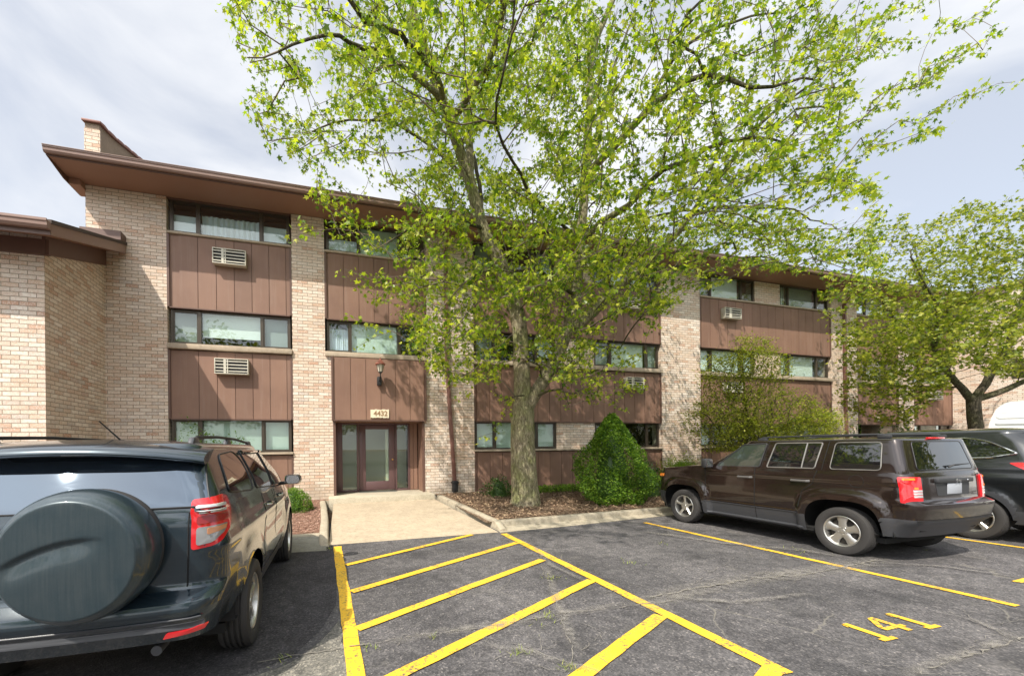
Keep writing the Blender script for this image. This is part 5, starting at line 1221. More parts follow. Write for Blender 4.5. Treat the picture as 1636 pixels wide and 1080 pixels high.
#@@TREES
# ------------------------------------------------------------------ vegetation
MT['bark'] = bark_mat('maple_bark', (.26, .22, .145), (.46, .41, .29)); MT['bark2'] = bark_mat('dark_bark', (.10, .085, .06), (.20, .17, .12)); MT['twig'] = mat('twig', (.13, .10, .07), .9)
MT['leaf'] = leaf_mat('maple_leaf', (.060, .125, .013), (.245, .325, .022), (.53, .535, .07), .50, .36)
MT['leaf2'] = leaf_mat('second_leaf', (.07, .115, .015), (.22, .26, .024), (.42, .41, .06), .45)
MT['leaf3'] = leaf_mat('small_tree_leaf', (.14, .19, .025), (.28, .31, .035), (.44, .42, .07), .45)
MT['ever'] = leaf_mat('evergreen', (.04, .10, .010), (.12, .24, .018), (.27, .40, .035), .32, .6)
MT['box'] = leaf_mat('boxwood', (.06, .14, .012), (.11, .22, .02), (.20, .32, .03), .3, .5)
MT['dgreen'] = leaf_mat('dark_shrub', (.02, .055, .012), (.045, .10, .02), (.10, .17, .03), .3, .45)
MT['bgrass'] = leaf_mat('bright_grass', (.10, .22, .02), (.17, .30, .03), (.26, .40, .05), .4, .5)
def star_leaf(n_lobe=5):
    pts = []
    for i in range(n_lobe):
        a = math.pi/2 + (i-2)*1.05; r = (1., .92, .62)[abs(i-2)]
        pts.append((a-.32, .36)); pts.append((a, r))
    pts.append((math.pi/2+2.9, .30))
    pts.insert(0, (math.pi/2-2.9, .30)); pts = sorted(pts)
    return np.array([(r*math.cos(a), r*math.sin(a)) for a, r in pts])
def cut_leaf(seed):
    r_ = random.Random(seed); pts = []
    for a, r in ((-2.95, .34), (-2.2, .60), (-1.75, .36), (-1.02, .95), (-.55, .42), (0, 1.18), (.5, .44), (1.0, .98), (1.75, .38), (2.2, .62), (2.95, .34)):
        a += math.pi/2+r_.uniform(-.12, .12); r *= r_.uniform(.82, 1.15); pts.append((r*math.cos(a)*.92, r*math.sin(a)))
    return np.array(pts)
def oval_leaf(): return np.array([(0, -.5), (.26, -.15), (.24, .25), (0, .62), (-.24, .25), (-.26, -.15)])
def leaves(Pn, size, rg, shape, droop=.5, out=None, curl=.18, flat=0.):
    """one polygon per leaf; Pn centres"""
    n = len(Pn); k = len(shape); s = size*(.65+.6*rg.rand(n))[:, None]
    d = rg.randn(n, 3); d[:, 2] = d[:, 2]*.45-droop
    if out is not None: d += out*1.1
    d /= np.linalg.norm(d, axis=1)[:, None]
    nrm = rg.randn(n, 3)*(.75-.45*flat); nrm[:, 2] += .75+flat; nrm -= d*(nrm*d).sum(1)[:, None]; nrm /= np.linalg.norm(nrm, axis=1)[:, None]+1e-9
    t = np.cross(d, nrm)
    V = Pn[:, None, :] + s[:, :, None]*(t[:, None, :]*shape[None, :, 0:1] + d[:, None, :]*shape[None, :, 1:2] - nrm[:, None, :]*(curl*(shape[None, :, 0:1]**2+shape[None, :, 1:2]**2)))
    return V.reshape(-1, 3), np.arange(n*k).reshape(n, k)
class Skel:
    def __init__(s): s.P = []; s.par = []; s.fix = []
    def add(s, p, par, r=None): s.P.append(np.array(p, float)); s.par.append(par); s.fix.append(r); return len(s.P)-1
    def limb(s, pts, start, r0, r1, step=.35, rg=None, wob=.03):
        """pts: control points; start: node index or None"""
        cur = start; pts = [np.array(p, float) for p in pts]
        if start is not None: pts = [s.P[start]]+pts
        else: cur = s.add(pts[0], -1, r0)
        tot = sum(np.linalg.norm(b-a) for a, b in zip(pts, pts[1:])); acc = 0; off = np.zeros(3)
        for i in range(len(pts)-1):
            p0 = pts[max(i-1, 0)]; p1 = pts[i]; p2 = pts[i+1]; p3 = pts[min(i+2, len(pts)-1)]; L = np.linalg.norm(p2-p1); n = max(1, int(L/step))
            for k in range(1, n+1):
                t = k/n; q = .5*((2*p1)+(-p0+p2)*t+(2*p0-5*p1+4*p2-p3)*t*t+(-p0+3*p1-3*p2+p3)*t**3)
                off = off*.7+(rg.randn(3)*wob if rg is not None else 0); f = (acc+L*t)/tot
                cur = s.add(q+off*(.3 if f > .98 else 1), cur, r0+(r1-r0)*f**.8)
            acc += L
        return cur
def near(s, p, lo=0):
    A = np.array(s.P[lo:]); return lo+int(np.argmin(np.linalg.norm(A-np.array(p), axis=1)))
def grow(sk, targets, rg, minj=0, seg=.28, sag=.10, wob=.05, up=.25, root=None):
    """connect every target to the nearest branch, nearest first"""
    base = np.array(sk.P); T = np.array(targets); M_ = len(T); tips = []
    rootp = base[0] if root is None else np.array(root)
    order = np.argsort([np.linalg.norm(base[minj:]-t, axis=1).min() for t in T])
    buf = np.zeros((len(base)+M_*30, 3)); cnt = len(base); buf[:cnt] = base
    pen = np.zeros(len(buf)); pd = np.linalg.norm(base-rootp, axis=1); 
    dist_root = np.zeros(len(buf)); dist_root[:cnt] = pd
    dead = np.zeros(len(buf)); dead[:minj] = 50
    for o in order:
        t = T[o]; d = np.linalg.norm(buf[:cnt]-t, axis=1) + dead[:cnt]; dr = np.linalg.norm(t-rootp); d = d+np.clip(dist_root[:cnt]-dr+.1, 0, None)*1.6 + (buf[:cnt, 2] > t[2]+.1)*.35
        j = int(np.argmin(d)); a = buf[j].copy(); L = np.linalg.norm(t-a)
        n = max(1, int(L/seg)); cur = j; off = np.zeros(3)
        for k in range(1, n+1):
            f = k/n; q = a+(t-a)*f; q[2] += (up*L*.5)*math.sin(math.pi*f)*.5 - sag*L*f*f*.0; off = off*.6+rg.randn(3)*wob*L*.2; q = q+off*math.sin(math.pi*min(f, .9))
            cur = sk.add(q, cur, None); buf[cnt] = q; dist_root[cnt] = np.linalg.norm(q-rootp); cnt += 1
        tips.append(cur)
    return tips
def skel_radii(sk, tip_r=.006, expo=2.3):
    n = len(sk.P); ch = [[] for _ in range(n)]
    for i, p in enumerate(sk.par):
        if p >= 0: ch[p].append(i)
    r = np.zeros(n)
    for i in range(n-1, -1, -1):
        v = sum(r[c]**expo for c in ch[i])**(1/expo) if ch[i] else tip_r
        r[i] = sk.fix[i] if sk.fix[i] is not None else max(v, tip_r)
    for i in range(n):     # never thicker than the parent
        if sk.par[i] >= 0: r[i] = min(r[i], r[sk.par[i]]*.98)
    return r, ch
def skel_mesh(sk, r, ch, lo, hi, sides):
    """tubes for the chains whose radius lies in [lo,hi)"""
    mb = MB(); n = len(sk.P); done = set()
    for i in range(n):
        p = sk.par[i]
        if p < 0: continue
        main = max(ch[p], key=lambda c: r[c])
        if i == main and sk.par[p] >= 0 and (lo <= r[p] < hi): continue      # continues an existing chain
        if not (lo <= r[i] < hi) and i != main: continue
        if not (lo <= r[i] < hi): continue
        pts = [sk.P[p], sk.P[i]]; rad = [min(r[p], r[i]*1.25), r[i]]; c = i
        while ch[c]:
            m_ = max(ch[c], key=lambda q: r[q])
            if not (lo <= r[m_] < hi): 
                if r[m_] < lo: pts.append(sk.P[m_]); rad.append(r[m_])
                break
            pts.append(sk.P[m_]); rad.append(r[m_]); c = m_
        mb.tube(pts, rad, sides, cap=False)
    return mb
def in_poly(x, y, poly):
    inside = np.zeros(len(x), bool); j = len(poly)-1
    for i in range(len(poly)):
        xi, yi = poly[i]; xj, yj = poly[j]
        c = ((yi > y) != (yj > y)) & (x < (xj-xi)*(y-yi)/(yj-yi+1e-9)+xi); inside ^= c; j = i
    return inside
def clump_noise(P, sc, seed):
    rg = np.random.RandomState(seed); K = rg.randn(10, 3)*sc; ph = rg.rand(10)*6.28; return np.sin(P@K.T+ph).sum(1)/math.sqrt(5)
# ======== the big maple
def maple():
    rg = np.random.RandomState(11); sk = Skel(); bx, by = 4.57, 8.75
    T = empty('maple_tree', (bx, by, .15), label='large maple with a forked trunk in front of the building', cat='tree')
    sk.limb([(bx, by, .1), (bx-.0, by, .7), (bx-.03, by, 1.6), (bx-.02, by+.02, 2.4)], None, .33, .275, .22, rg, .008)
    sk.fix[0] = .41; sk.fix[1] = .34; fork = len(sk.P)-1
    def px(x, y, Y): return onY(x, y, Y)
    # left stem
    e = sk.limb([px(833, 570, 8.75), px(826, 500, 8.8), px(803, 430, 8.85), px(775, 365, 8.9), px(752, 290, 8.9), px(722, 205, 8.8), px(690, 110, 8.7), px(660, 10, 8.6), (1.9, 8.4, 14.2)], fork, .215, .05, .3, rg, .012)
    jL = near(sk, px(775, 365, 8.9)); j2 = near(sk, px(752, 290, 8.9))
    sk.limb([px(750, 215, 9.3), px(742, 150, 9.6), px(765, 80, 9.8), px(782, 0, 9.9), (4.0, 10.2, 14.4)], j2, .11, .03, .3, rg, .02)
    sk.limb([px(690, 150, 8.3), px(640, 108, 7.9), px(585, 75, 7.4), px(520, 62, 7.0), px(450, 85, 6.8), px(395, 92, 6.6)], near(sk, px(722, 205, 8.8)), .085, .008, .3, rg, .03)
    sk.limb([px(700, 240, 9.4), px(640, 200, 9.6), px(560, 190, 9.7), px(500, 210, 9.8)], j2, .065, .015, .3, rg, .03)
    sk.limb([px(720, 345, 8.2), px(665, 360, 7.6), px(600, 400, 7.3)], jL, .045, .012, .3, rg, .03)
    sk.limb([px(700, 120, 7.6), px(640, 60, 6.6), px(560, 10, 6.0), (-.6, 5.6, 10.2)], near(sk, px(722, 205, 8.8)), .07, .015, .3, rg, .03)
    sk.limb([(3.6, 9.6, 9.0), (3.2, 10.8, 10.4), (3.0, 11.8, 12)], jL, .06, .02, .3, rg, .03)
    # right stem
    sk.limb([px(868, 610, 8.7), px(885, 575, 8.65), px(905, 530, 8.6), px(918, 470, 8.6), px(928, 380, 8.5), px(936, 280, 8.4), px(942, 180, 8.3), px(948, 80, 8.2), (6.9, 8.1, 12.8), (7.0, 8.0, 14.2)], fork, .175, .04, .3, rg, .012)
    k0 = near(sk, px(905, 530, 8.6)); k1 = near(sk, px(936, 280, 8.4)); k2 = near(sk, px(928, 380, 8.5))
    sk.limb([px(950, 500, 8.3), px(1005, 445, 8.1), px(1060, 395, 7.9), px(1105, 340, 7.4), px(1160, 270, 6.7), px(1220, 200, 6.1), px(1290, 140, 5.6)], k0, .13, .02, .3, rg, .02)
    q = near(sk, px(1105, 340, 7.7)); sk.limb([px(1180, 330, 7.9), px(1270, 335, 8.2), px(1340, 365, 8.6)], q, .05, .012, .3, rg, .03)
    sk.limb([px(965, 250, 7.8), px(1010, 200, 7.0), px(1065, 150, 6.1), px(1130, 118, 5.4), px(1200, 140, 4.9), px(1300, 130, 4.7)], k1, .095, .014, .3, rg, .03)
    sk.limb([px(960, 200, 8.9), px(985, 110, 9.3), px(1012, 20, 9.6), (8.4, 9.8, 13.6)], k1, .08, .02, .3, rg, .02)
    sk.limb([px(985, 340, 7.7), px(1060, 280, 6.5), px(1160, 230, 5.7), px(1270, 240, 5.3)], k2, .095, .012, .3, rg, .03)
    sk.limb([px(1120, 60, 6.3), px(1250, 20, 6.0)], near(sk, px(1010, 200, 7.0)), .05, .012, .3, rg, .03)
    sk.limb([px(870, 330, 7.6), px(820, 260, 6.6), px(800, 160, 5.8), px(820, 60, 5.3), (2.4, 4.8, 9)], k2, .045, .010, .3, rg, .03)
    sk.limb([px(880, 440, 7.9), px(800, 430, 7.1), px(740, 450, 6.7), px(700, 500, 6.6)], near(sk, px(918, 470, 8.6)), .05, .010, .3, rg, .03)
    sk.limb([(7.2, 9.6, 8.9), (8.4, 10.4, 9.8), (9.8, 11.0, 10.8)], k1, .06, .015, .3, rg, .03)
    sk.limb([(3.2, 6.6, 9.4), (2.0, 4.8, 9.6), (.6, 3.0, 9.2), (-.6, 1.9, 8.8)], near(sk, px(722, 205, 8.8)), .08, .01, .3, rg, .03)
    minj = fork+6
    # crown targets
    N_ = 26000; u = rg.randn(N_, 3); u /= np.linalg.norm(u, axis=1)[:, None]; rr = rg.rand(N_)**(1/2.4)
    P = np.array([6.3, 8.0, 8.9])+u*rr[:, None]*np.array([8.0, 5.4, 5.6])
    P2 = np.array([10.5, 7.4, 8.0])+rg.randn(N_//3, 3)*np.array([2.2, 1.5, 1.5]); P = np.vstack([P, P2])
    Pl = np.array([5.0, 8.0, 4.9])+(rg.rand(N_//4, 3)-.5)*np.array([6.8, 3.6, 4.2]); P = np.vstack([P, Pl])
    x, y, dpt = proj(P)
    infr = (x > 0) & (x < 1636) & (y > 0) & (y < 1080)
    poly = [(350, -80), (350, 20), (372, 70), (400, 110), (395, 170), (430, 235), (480, 262), (510, 320), (530, 360), (560, 420), (540, 470), (570, 505), (640, 520), (655, 560), (690, 575), (720, 610), (790, 600), (810, 560), (870, 590), (880, 660), (960, 700), (1000, 640), (1050, 600), (1045, 520), (1090, 470), (1200, 440), (1300, 430), (1345, 500), (1400, 470), (1420, 380), (1400, 300), (1330, 262), (1340, 200), (1370, 120), (1420, 40), (1450, -80)]
    ok = (~infr | in_poly(x, y, poly)) & (dpt > 3.4) & ~((P[:, 1] > 10.1) & (P[:, 2] < 8.5)) & (P[:, 2] > 2.3)
    # holes: open sky patches and the trunk gap
    for hx, hy, ra, rb_ in ((810, 235, 60, 40), (640, 240, 60, 34), (560, 285, 50, 28), (700, 60, 25, 20), (1050, 95, 26, 18), (1335, 330, 70, 40), (1480, 100, 50, 22), (1560, 60, 60, 40), (960, 330, 45, 26), (870, 300, 30, 24), (480, 160, 34, 22), (1230, 300, 40, 22), (1560, 165, 90, 26), (830, 560, 26, 90), (1000, 560, 50, 60)):
        ok &= ~((((x-hx)/ra)**2+((y-hy)/rb_)**2 < 1) & (rg.rand(len(x)) < .93))
    ok &= ~((y > 430) & (rg.rand(len(x)) < .45) & (x > 860)); ok &= ~((x < 640) & (y > 300) & (rg.rand(len(x)) < .55))
    ok &= ~((y > 480) & (x > 700) & (x < 1060) & (rg.rand(len(x)) < .35)); ok &= ~((y < 0) & (rg.rand(len(x)) < .45)); ok &= ~((x > 1040) & (x < 1380) & (y > 320) & (y < 470) & (rg.rand(len(x)) < .72)); ok &= ~((x > 560) & (x < 780) & (y > 290) & (y < 420) & (rg.rand(len(x)) < .55))
    cn = clump_noise(P, 1.3, 3); ok &= (cn > np.where(y < 420, -.30, -.42))
    P = P[ok]; x = x[ok]; y = y[ok]
    mv = (x > 960) & (y < 340) & (y > -400); Yn = np.clip(4.5+.42*(P[:, 1]-5.2), 4.2, 6.6); kf = (Yn/P[:, 1])[:, None]; cc = np.array([0, 0, CAMH]); P = np.where(mv[:, None], cc+(P-cc)*kf, P)
    keep = ~((y < -20) & (P[:, 0] > 7.0) & (rg.rand(len(y)) < .85)); keep &= ~((x > 1120) & (P[:, 1] > 7) & (y < 300))
    for hx, hy, ra in ((798, 415, 26), (775, 365, 30), (762, 320, 28), (748, 275, 26), (728, 225, 20), (705, 150, 16), (748, 235, 16), (832, 560, 26), (822, 500, 24), (838, 610, 24), (868, 620, 20), (886, 575, 20), (906, 533, 18), (950, 505, 18), (1000, 452, 18), (915, 470, 14), (640, 590, 30)): keep &= ~((((x-hx)**2+(y-hy)**2) < ra*ra) & (P[:, 1] < 9.2) & (rg.rand(len(x)) < .9))
    P = P[keep]
    # thin to a minimum spacing with a grid
    rg.shuffle(P); cell = {}; Q = []; P = P[proj(P)[0] < 1480]
    for p in P:
        k = tuple((p/(.41 if p[1] > 6.5 or p[0] < 4 else .44)).astype(int))
        if k in cell: continue
        cell[k] = 1; Q.append(p)
        if len(Q) >= 4800: break
    # hand placed low sprays
    Q += [px(a, b, Y) for a, b, Y in ((540, 330, 7.8), (560, 345, 7.7), (520, 318, 7.8), (575, 372, 7.6), (500, 370, 7.7), (468, 378, 7.6), (480, 352, 7.7), (585, 300, 8.1), (550, 430, 7.3), (590, 445, 7.3), (560, 505, 7.2), (600, 520, 7.2), (640, 470, 7.2), (575, 552, 7.1), (655, 545, 7), (700, 590, 7), (725, 605, 7), (690, 575, 7.1), (735, 635, 7.4), (760, 700, 8.3), (790, 690, 8.3), (810, 660, 8.3), (790, 625, 8.2), (805, 640, 8.3), (860, 560, 8.2), (900, 620, 8), (950, 640, 7.9), (1000, 655, 7.8), (1020, 620, 7.9), (980, 600, 8), (930, 590, 8.1), (910, 650, 8))]
    box = np.array([-1.9, 1.2, 7.7])+rg.rand(150, 3)*np.array([4.0, 2.4, 1.7]); yb_ = proj(box)[1]; Q += [p for p, v in zip(box, yb_) if v < -30]
    for a, b in (((1330, 110), (1590, 5)), ((1340, 160), (1600, 48)), ((1350, 190), (1560, 80)), ((1330, 215), (1618, 128)), ((1300, 240), (1510, 205)), ((1300, 60), (1500, -10))):
        for k in range(15):
            t = k/14.; Q.append(px(a[0]+(b[0]-a[0])*t+rg.randn()*6, a[1]+(b[1]-a[1])*t+20*math.sin(t*3)*(1-t)+rg.randn()*(13*(1-t)+3), 5.5-.4*t+rg.randn()*.15))
    print('maple targets', len(Q))
    tips = grow(sk, Q, rg, minj, .30, .1, .10, .22)
    r, ch = skel_radii(sk, .0045, 2.15)
    skel_mesh(sk, r, ch, .055, 9, 14).build('trunk', 'bark', None, smooth=True, angle=180).parent = T
    skel_mesh(sk, r, ch, .016, .055, 7).build('branches', 'bark2', None, smooth=True, angle=180).parent = T
    skel_mesh(sk, r, ch, 0, .016, 4).build('twigs', 'twig', None, smooth=True, angle=180).parent = T
    # leaves hang along the ends of the twigs
    C_ = []
    for t in tips:
        p = sk.P[t]; a = sk.P[sk.par[t]]; n = rg.randint(9, 19)
        f = rg.rand(n)[:, None]**.6; base = a+(p-a)*f*1.15; C_.append(base+rg.randn(n, 3)*np.array([.075, .075, .055])-[0, 0, .03])
    C_ = np.vstack(C_); xx, yy, dd = proj(C_)
    print('maple leaves', len(C_))
    VV, FF = [], []; n0 = 0; idx = np.arange(len(C_)) % 4
    for q in range(4):
        V, F_ = leaves(C_[idx == q], (.068, .060, .050, .074)[q], rg, cut_leaf(q), (.55, .9, .3, .7)[q], curl=(.2, .5, .35, .15)[q]); VV.append(V); FF.append(F_+n0); n0 += len(V)
    V = np.vstack(VV); F_ = np.vstack(FF); o = npmesh('crown', V, F_, 'leaf', k=F_.shape[1]); o.parent = T
    for o in C.objects:
        if o.parent == T: o.matrix_parent_inverse = Matrix.Translation((-bx, -by, -.15))
    # bark flare roots
    return T
maple()
def generic_tree(name, label, base, limbs, envs, nT, polyg, leafm, leafsz, shape, seed, cell=.30, nl=(9, 15), barkm='bark2', r0=.2, holes=.0, spread=.10, flat=.0, reject=None, group=None, droop=.4):
    rg = np.random.RandomState(seed); sk = Skel(); T = empty(name, tuple(base), label=label, cat='tree', group=group)
    first = True; nodes = {}
    for (key, start, pts, ra, rb_) in limbs:
        s_ = None if start is None else near(sk, pts[0]) if start == 'near' else start
        pp = pts if start is None else pts[1:]
        sk.limb(pp, s_, ra, rb_, .3, rg, .02)
        if first: mj = len(sk.P)-1; first = False
    P = np.vstack([np.array(c)+(lambda u: u/np.linalg.norm(u, axis=1)[:, None]*(rg.rand(nT*6)**(1/2.3))[:, None])(rg.randn(nT*6, 3))*np.array(s_) for c, s_ in envs])
    x, y, d = proj(P)
    if polyg is not None:
        infr = (x > 0) & (x < 1636) & (y > 0) & (y < 1080); P = P[(~infr | in_poly(x, y, polyg))]
    if reject is not None: P = P[~reject(P)]
    P = P[clump_noise(P, 1.6, seed) > holes]; rg.shuffle(P); cl = {}; Q = []
    for p in P:
        k = tuple((p/cell).astype(int))
        if k in cl: continue
        cl[k] = 1; Q.append(p)
        if len(Q) >= nT: break
    tips = grow(sk, Q, rg, mj, .26, .1, .1, .15); r, ch = skel_radii(sk, .004, 2.1)
    skel_mesh(sk, r, ch, .03, 9, 10).build('trunk', barkm, None, smooth=True, angle=180).parent = T
    skel_mesh(sk, r, ch, 0, .03, 4).build('twigs', 'bark2', None, smooth=True, angle=180).parent = T
    C_ = []
    for t in tips:
        p = sk.P[t]; a = sk.P[sk.par[t]]; n = rg.randint(*nl); f = rg.rand(n)[:, None]**.7; C_.append(a+(p-a)*f*1.15+rg.randn(n, 3)*np.array([spread, spread, spread*(.7-.45*flat)]))
    C_ = np.vstack(C_); V, F_ = leaves(C_, leafsz, rg, shape, droop, flat=flat)
    npmesh('crown', V, F_, leafm, k=F_.shape[1]).parent = T
    for o in C.objects:
        if o.parent == T: o.matrix_parent_inverse = Matrix.Translation(tuple(-v for v in base))
    print(name, len(Q), len(C_)); return T
b2 = (20.8, 8.0, .2)
f2 = (20.75, 8.0, 2.95)
generic_tree('shade_tree', 'dark trunked shade tree at the right edge beyond the black car', b2,
    [('t', None, [b2, (20.85, 8, 1.5), (20.8, 8, 2.4), f2], .20, .165), ('a', 'near', [f2, (20.0, 8.1, 3.6), (19.3, 8.2, 4.6), (19.1, 8.3, 6.0), (18.9, 8.4, 7.2), (18.7, 8.5, 8.2)], .12, .012),
     ('b', 'near', [f2, (20.9, 7.7, 3.8), (21.1, 7.3, 5), (21.2, 7.0, 6.8), (21.2, 6.6, 8.6)], .12, .03), ('c', 'near', [f2, (21.6, 7.6, 3.3), (22.9, 7.2, 3.9), (24.4, 6.8, 4.6)], .12, .03),
     ('d', 'near', [(19.3, 8.2, 4.6), (18.4, 7.8, 5.6), (17.2, 7.6, 6.4), (16.2, 7.4, 6.9)], .06, .015), ('e', 'near', [(21.1, 7.3, 5), (22.2, 7.4, 6.0), (23.6, 7.4, 7.4)], .07, .02), ('g', 'near', [(19.1, 8.3, 6.0), (20.0, 8.9, 7.2), (20.6, 9.4, 8.6)], .06, .02)],
    [((20.2, 7.9, 7.2), (4.9, 3.0, 3.6)), ((18.0, 8.0, 5.2), (2.8, 2.2, 2.2)), ((22.5, 7.4, 6.2), (3.0, 2.2, 2.6)), ((18.6, 8.6, 3.4), (2.0, 1.6, 1.4)), ((18.4, 8.4, 4.4), (2.4, 1.6, 2.2))], 1600,
    [(1330, 690), (1345, 560), (1300, 500), (1330, 420), (1400, 360), (1440, 330), (1480, 345), (1540, 318), (1590, 325), (1640, 300), (1640, 620), (1600, 615), (1530, 560), (1500, 640), (1440, 690)], 'leaf2', .078, cut_leaf(9), 21, .40, (11, 19), 'bark2', reject=lambda P: (P[:, 1] > 10.2) & (P[:, 2] < 8.6), holes=-.75)
b3 = (12.2, 9.3, .2)
generic_tree('ornamental_tree', 'small multi stemmed ornamental tree behind the dark brown car', b3,
    [('t', None, [b3, (12.2, 9.3, .5), (12.22, 9.28, .8)], .07, .06), ('a', 'near', [(12.22, 9.28, .8), (12.3, 9.2, 1.8), (12.2, 9.2, 3.0), (12.1, 9.2, 4.4)], .045, .012), ('b', 'near', [(12.22, 9.28, .8), (12.8, 9.3, 1.6), (13.8, 9.3, 2.5), (14.7, 9.3, 3.1)], .045, .012),
     ('c', 'near', [(12.22, 9.28, .8), (11.6, 9.2, 1.5), (10.9, 9.1, 2.1), (10.2, 9.0, 2.5)], .04, .01), ('d', 'near', [(12.3, 9.2, 1.8), (13.0, 9.4, 3.0), (13.5, 9.5, 4.0)], .035, .01), ('e', 'near', [(12.8, 9.3, 1.6), (13.4, 8.7, 2.2), (14.2, 8.2, 2.4)], .03, .01)],
    [((12.6, 9.1, 2.2), (2.7, 1.3, 1.25)), ((12.2, 9.2, 3.6), (1.4, .9, 1.3)), ((13.6, 9.1, 2.3), (1.9, 1.2, .9))], 1700,
    [(1075, 720), (1085, 610), (1110, 580), (1130, 520), (1180, 470), (1215, 490), (1240, 560), (1300, 600), (1350, 640), (1345, 720)], 'leaf3', .060, oval_leaf(), 31, .19, (16, 27), 'bark2', reject=lambda P: P[:, 1] > 10.9, holes=-.6, spread=.13, flat=.8, droop=.1)

# ---- shrubs
def shrub(name, label, cat, c, radii, n, m, size, shape, seed, prof=None, clump=.16, core=True, group=None, trunk=True, droop=0.):
    """leafy mass: n leaf clumps through a shell around a dark core"""
    rg = np.random.RandomState(seed); T = empty(name, c, label=label, cat=cat, group=group); R3 = np.array(radii)
    u = rg.randn(n, 3); u[:, 2] = np.abs(u[:, 2])*1.1-.25; u /= np.linalg.norm(u, axis=1)[:, None]
    lump = 1+clump*(clump_noise(u*3.0, 1.4, seed)*.55)+clump*.35*clump_noise(u*9, 1.2, seed+1)
    if prof is None: P = u*R3*lump[:, None]*(1-.22*rg.rand(n)**2)[:, None]; P[:, 2] += R3[2]*.0
    else:
        z = rg.rand(n)**1.15; a = rg.rand(n)*6.283; rd = np.interp(z, *prof); cyl = np.stack([np.cos(a)*2, np.sin(a)*2, z*5], 1)
        lump = 1+clump*clump_noise(cyl, 1.3, seed)*.5+clump*.45*clump_noise(cyl, 3.2, seed+2)
        rr = rd*lump*(1-.20*rg.rand(n)**1.6); P = np.stack([np.cos(a)*rr*R3[0], np.sin(a)*rr*R3[1], z*R3[2]+.02*rg.randn(n)], 1); u = np.stack([np.cos(a), np.sin(a), .35+z*.6], 1); u /= np.linalg.norm(u, axis=1)[:, None]
    V, F_ = leaves(P, size, rg, shape, droop, out=u*.8, curl=.1); o = npmesh('foliage', V, F_, m, k=F_.shape[1]); o.parent = T
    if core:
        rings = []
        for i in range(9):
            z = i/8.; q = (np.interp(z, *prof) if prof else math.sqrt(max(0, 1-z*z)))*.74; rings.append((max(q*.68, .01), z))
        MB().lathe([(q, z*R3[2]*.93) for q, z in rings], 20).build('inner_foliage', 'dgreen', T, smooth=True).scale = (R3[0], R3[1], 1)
    if trunk:
        mb = MB()
        for k in range(4): a = k*1.57+.4; mb.tube([(0, 0, -.05), (.3*R3[0]*math.cos(a), .3*R3[1]*math.sin(a), R3[2]*.4)], [.02, .008], 6)
        mb.build('stem', 'bark2', T, smooth=True)
    return T
ever_prof = ([0, .04, .12, .25, .38, .55, .7, .82, .92, 1.0], [.80, .92, 1.0, 1.04, 1.0, .86, .66, .47, .28, .05])
spray = np.array([(0, -.6), (.16, -.2), (.30, .15), (.12, .35), (0, .7), (-.12, .35), (-.30, .15), (-.16, -.2)])
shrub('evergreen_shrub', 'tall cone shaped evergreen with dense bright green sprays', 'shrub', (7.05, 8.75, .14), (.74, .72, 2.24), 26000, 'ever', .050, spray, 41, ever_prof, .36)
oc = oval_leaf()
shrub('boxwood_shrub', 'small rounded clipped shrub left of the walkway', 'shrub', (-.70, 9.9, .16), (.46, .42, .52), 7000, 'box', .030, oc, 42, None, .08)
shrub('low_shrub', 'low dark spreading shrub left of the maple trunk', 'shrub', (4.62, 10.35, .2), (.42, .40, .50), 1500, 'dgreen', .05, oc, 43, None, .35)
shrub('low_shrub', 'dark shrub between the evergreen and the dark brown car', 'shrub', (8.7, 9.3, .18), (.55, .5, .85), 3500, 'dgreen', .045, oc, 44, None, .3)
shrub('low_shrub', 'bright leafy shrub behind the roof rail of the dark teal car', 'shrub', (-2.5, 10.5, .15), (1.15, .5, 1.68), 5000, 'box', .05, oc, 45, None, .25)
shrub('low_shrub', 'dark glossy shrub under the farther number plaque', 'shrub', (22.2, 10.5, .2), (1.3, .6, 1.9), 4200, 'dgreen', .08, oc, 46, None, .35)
for i, (x, y, h, lb) in enumerate(((14.9, 10.2, 1.7, 'leafy green shrub right of the small ornamental tree'), (16.9, 10.0, 1.9, 'taller green shrub between the ornamental tree and the pillar with the downspout'), (18.8, 10.1, 1.8, 'green shrub at the foot of the pillar with the downspout'), (11.1, 10.5, .9, 'small green shrub in front of the broad brick pillar'))):
    shrub('low_shrub', lb, 'shrub', (x, y, .2), (.95, .6, h), 3000, 'leaf3' if i % 2 else 'box', .055, oc, 47+i, None, .4)
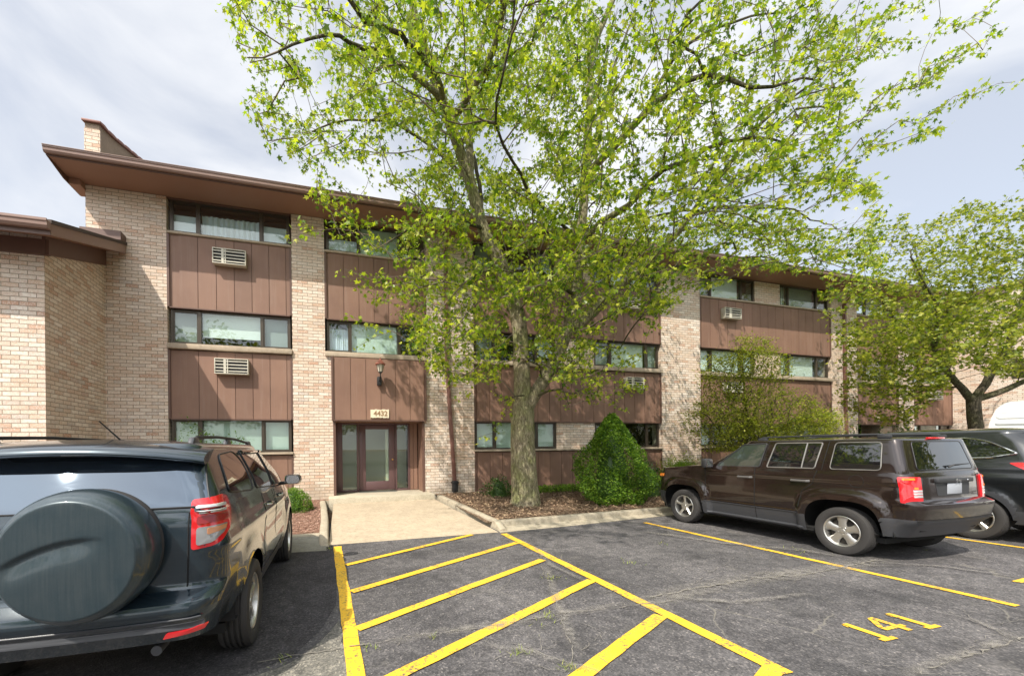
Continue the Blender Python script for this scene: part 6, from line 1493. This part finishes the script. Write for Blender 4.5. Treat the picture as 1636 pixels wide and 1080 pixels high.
# ornamental grass clump
def tuft(name, label, c, n, h, sp, m, seed):
    rg = np.random.RandomState(seed); V = []
    for _ in range(n):
        a = rg.rand()*6.283; l = sp*(.3+rg.rand()); hh = h*(.6+.5*rg.rand()); w_ = .006; b = rg.randn(2)*.1; x0, y0 = b; dx, dy = math.cos(a), math.sin(a)
        pts = [(x0+dx*l*t**1.8, y0+dy*l*t**1.8, hh*(t-.28*t**3)) for t in (0, .35, .7, 1)]; q = []
        for i, p in enumerate(pts): ww = w_*(1-i/3.2); q.append(((p[0]-dy*ww, p[1]+dx*ww, p[2]), (p[0]+dy*ww, p[1]-dx*ww, p[2])))
        for i in range(3): V += [q[i][0], q[i][1], q[i+1][1], q[i+1][0]]
    o = npmesh(name, np.array(V), np.arange(len(V)).reshape(-1, 4), m); o.location = c; tag(o, label, 'plant'); return o
tuft('ornamental_grass', 'bright green clump of long grass at the foot of the broad brick pillar', (10.6, 9.9, .2), 900, 1.35, .75, 'bgrass', 61)
# ground cover strip behind the maple
rg = np.random.RandomState(8); n_ = 9000
P = np.stack([5.3+5.2*rg.rand(n_), 10.3+.85*rg.rand(n_), .26+.16*rg.rand(n_)], 1); V, F_ = leaves(P, .04, rg, oc, 0.)
tag(npmesh('ground_cover', V, F_, 'ever', k=6), 'low green ground cover along the wall behind the maple', None, None, 'stuff')

# ---- trees across the lot (they show in the car and door glass)
def far_trees():
    rg = np.random.RandomState(77); n = 5200; u = rg.randn(n, 3); u /= np.linalg.norm(u, axis=1)[:, None]; lump = 1+.22*clump_noise(u*3, 1.3, 5)
    P = u*np.array([3.6, 3.6, 3.4])*lump[:, None]*(rg.rand(n)**.3)[:, None]; P[:, 2] += 6.4; V, F_ = leaves(P, .34, rg, oval_leaf(), 0.)
    T = empty('lot_tree', (0, 0, 0), label='broad green tree across the parking lot behind the viewer', cat='tree', group='trees across the parking lot')
    npmesh('crown', V, F_, 'leaf2', k=6).parent = T
    MB().tube([(0, 0, 0), (.05, 0, 2), (0, .1, 4.5), (.1, 0, 7)], [.32, .25, .18, .08], 10).tube([(0, .1, 3.6), (1.2, .4, 5.2), (2.2, .6, 6.8)], [.12, .08, .03], 7).tube([(0, .1, 3.8), (-1.1, -.5, 5.4), (-2, -.9, 7)], [.12, .08, .03], 7).build('trunk', 'bark2', T, smooth=True)
    sp_ = [(-19, -13, .9), (-9, -21, 1.25), (1, -19, 1.0), (10, -23, 1.3), (19, -15, 1.0), (27, -9, 1.15), (-24, -2, 1.1), (34, -14, 1.2), (-15, -24, 1.3)]
    for i, (x, y, k) in enumerate(sp_):
        o = T if i == 0 else copy_tree(T); o.location = (x, y, 0); o.rotation_euler = (0, 0, i*1.3); o.scale = (k, k, k)
far_trees()
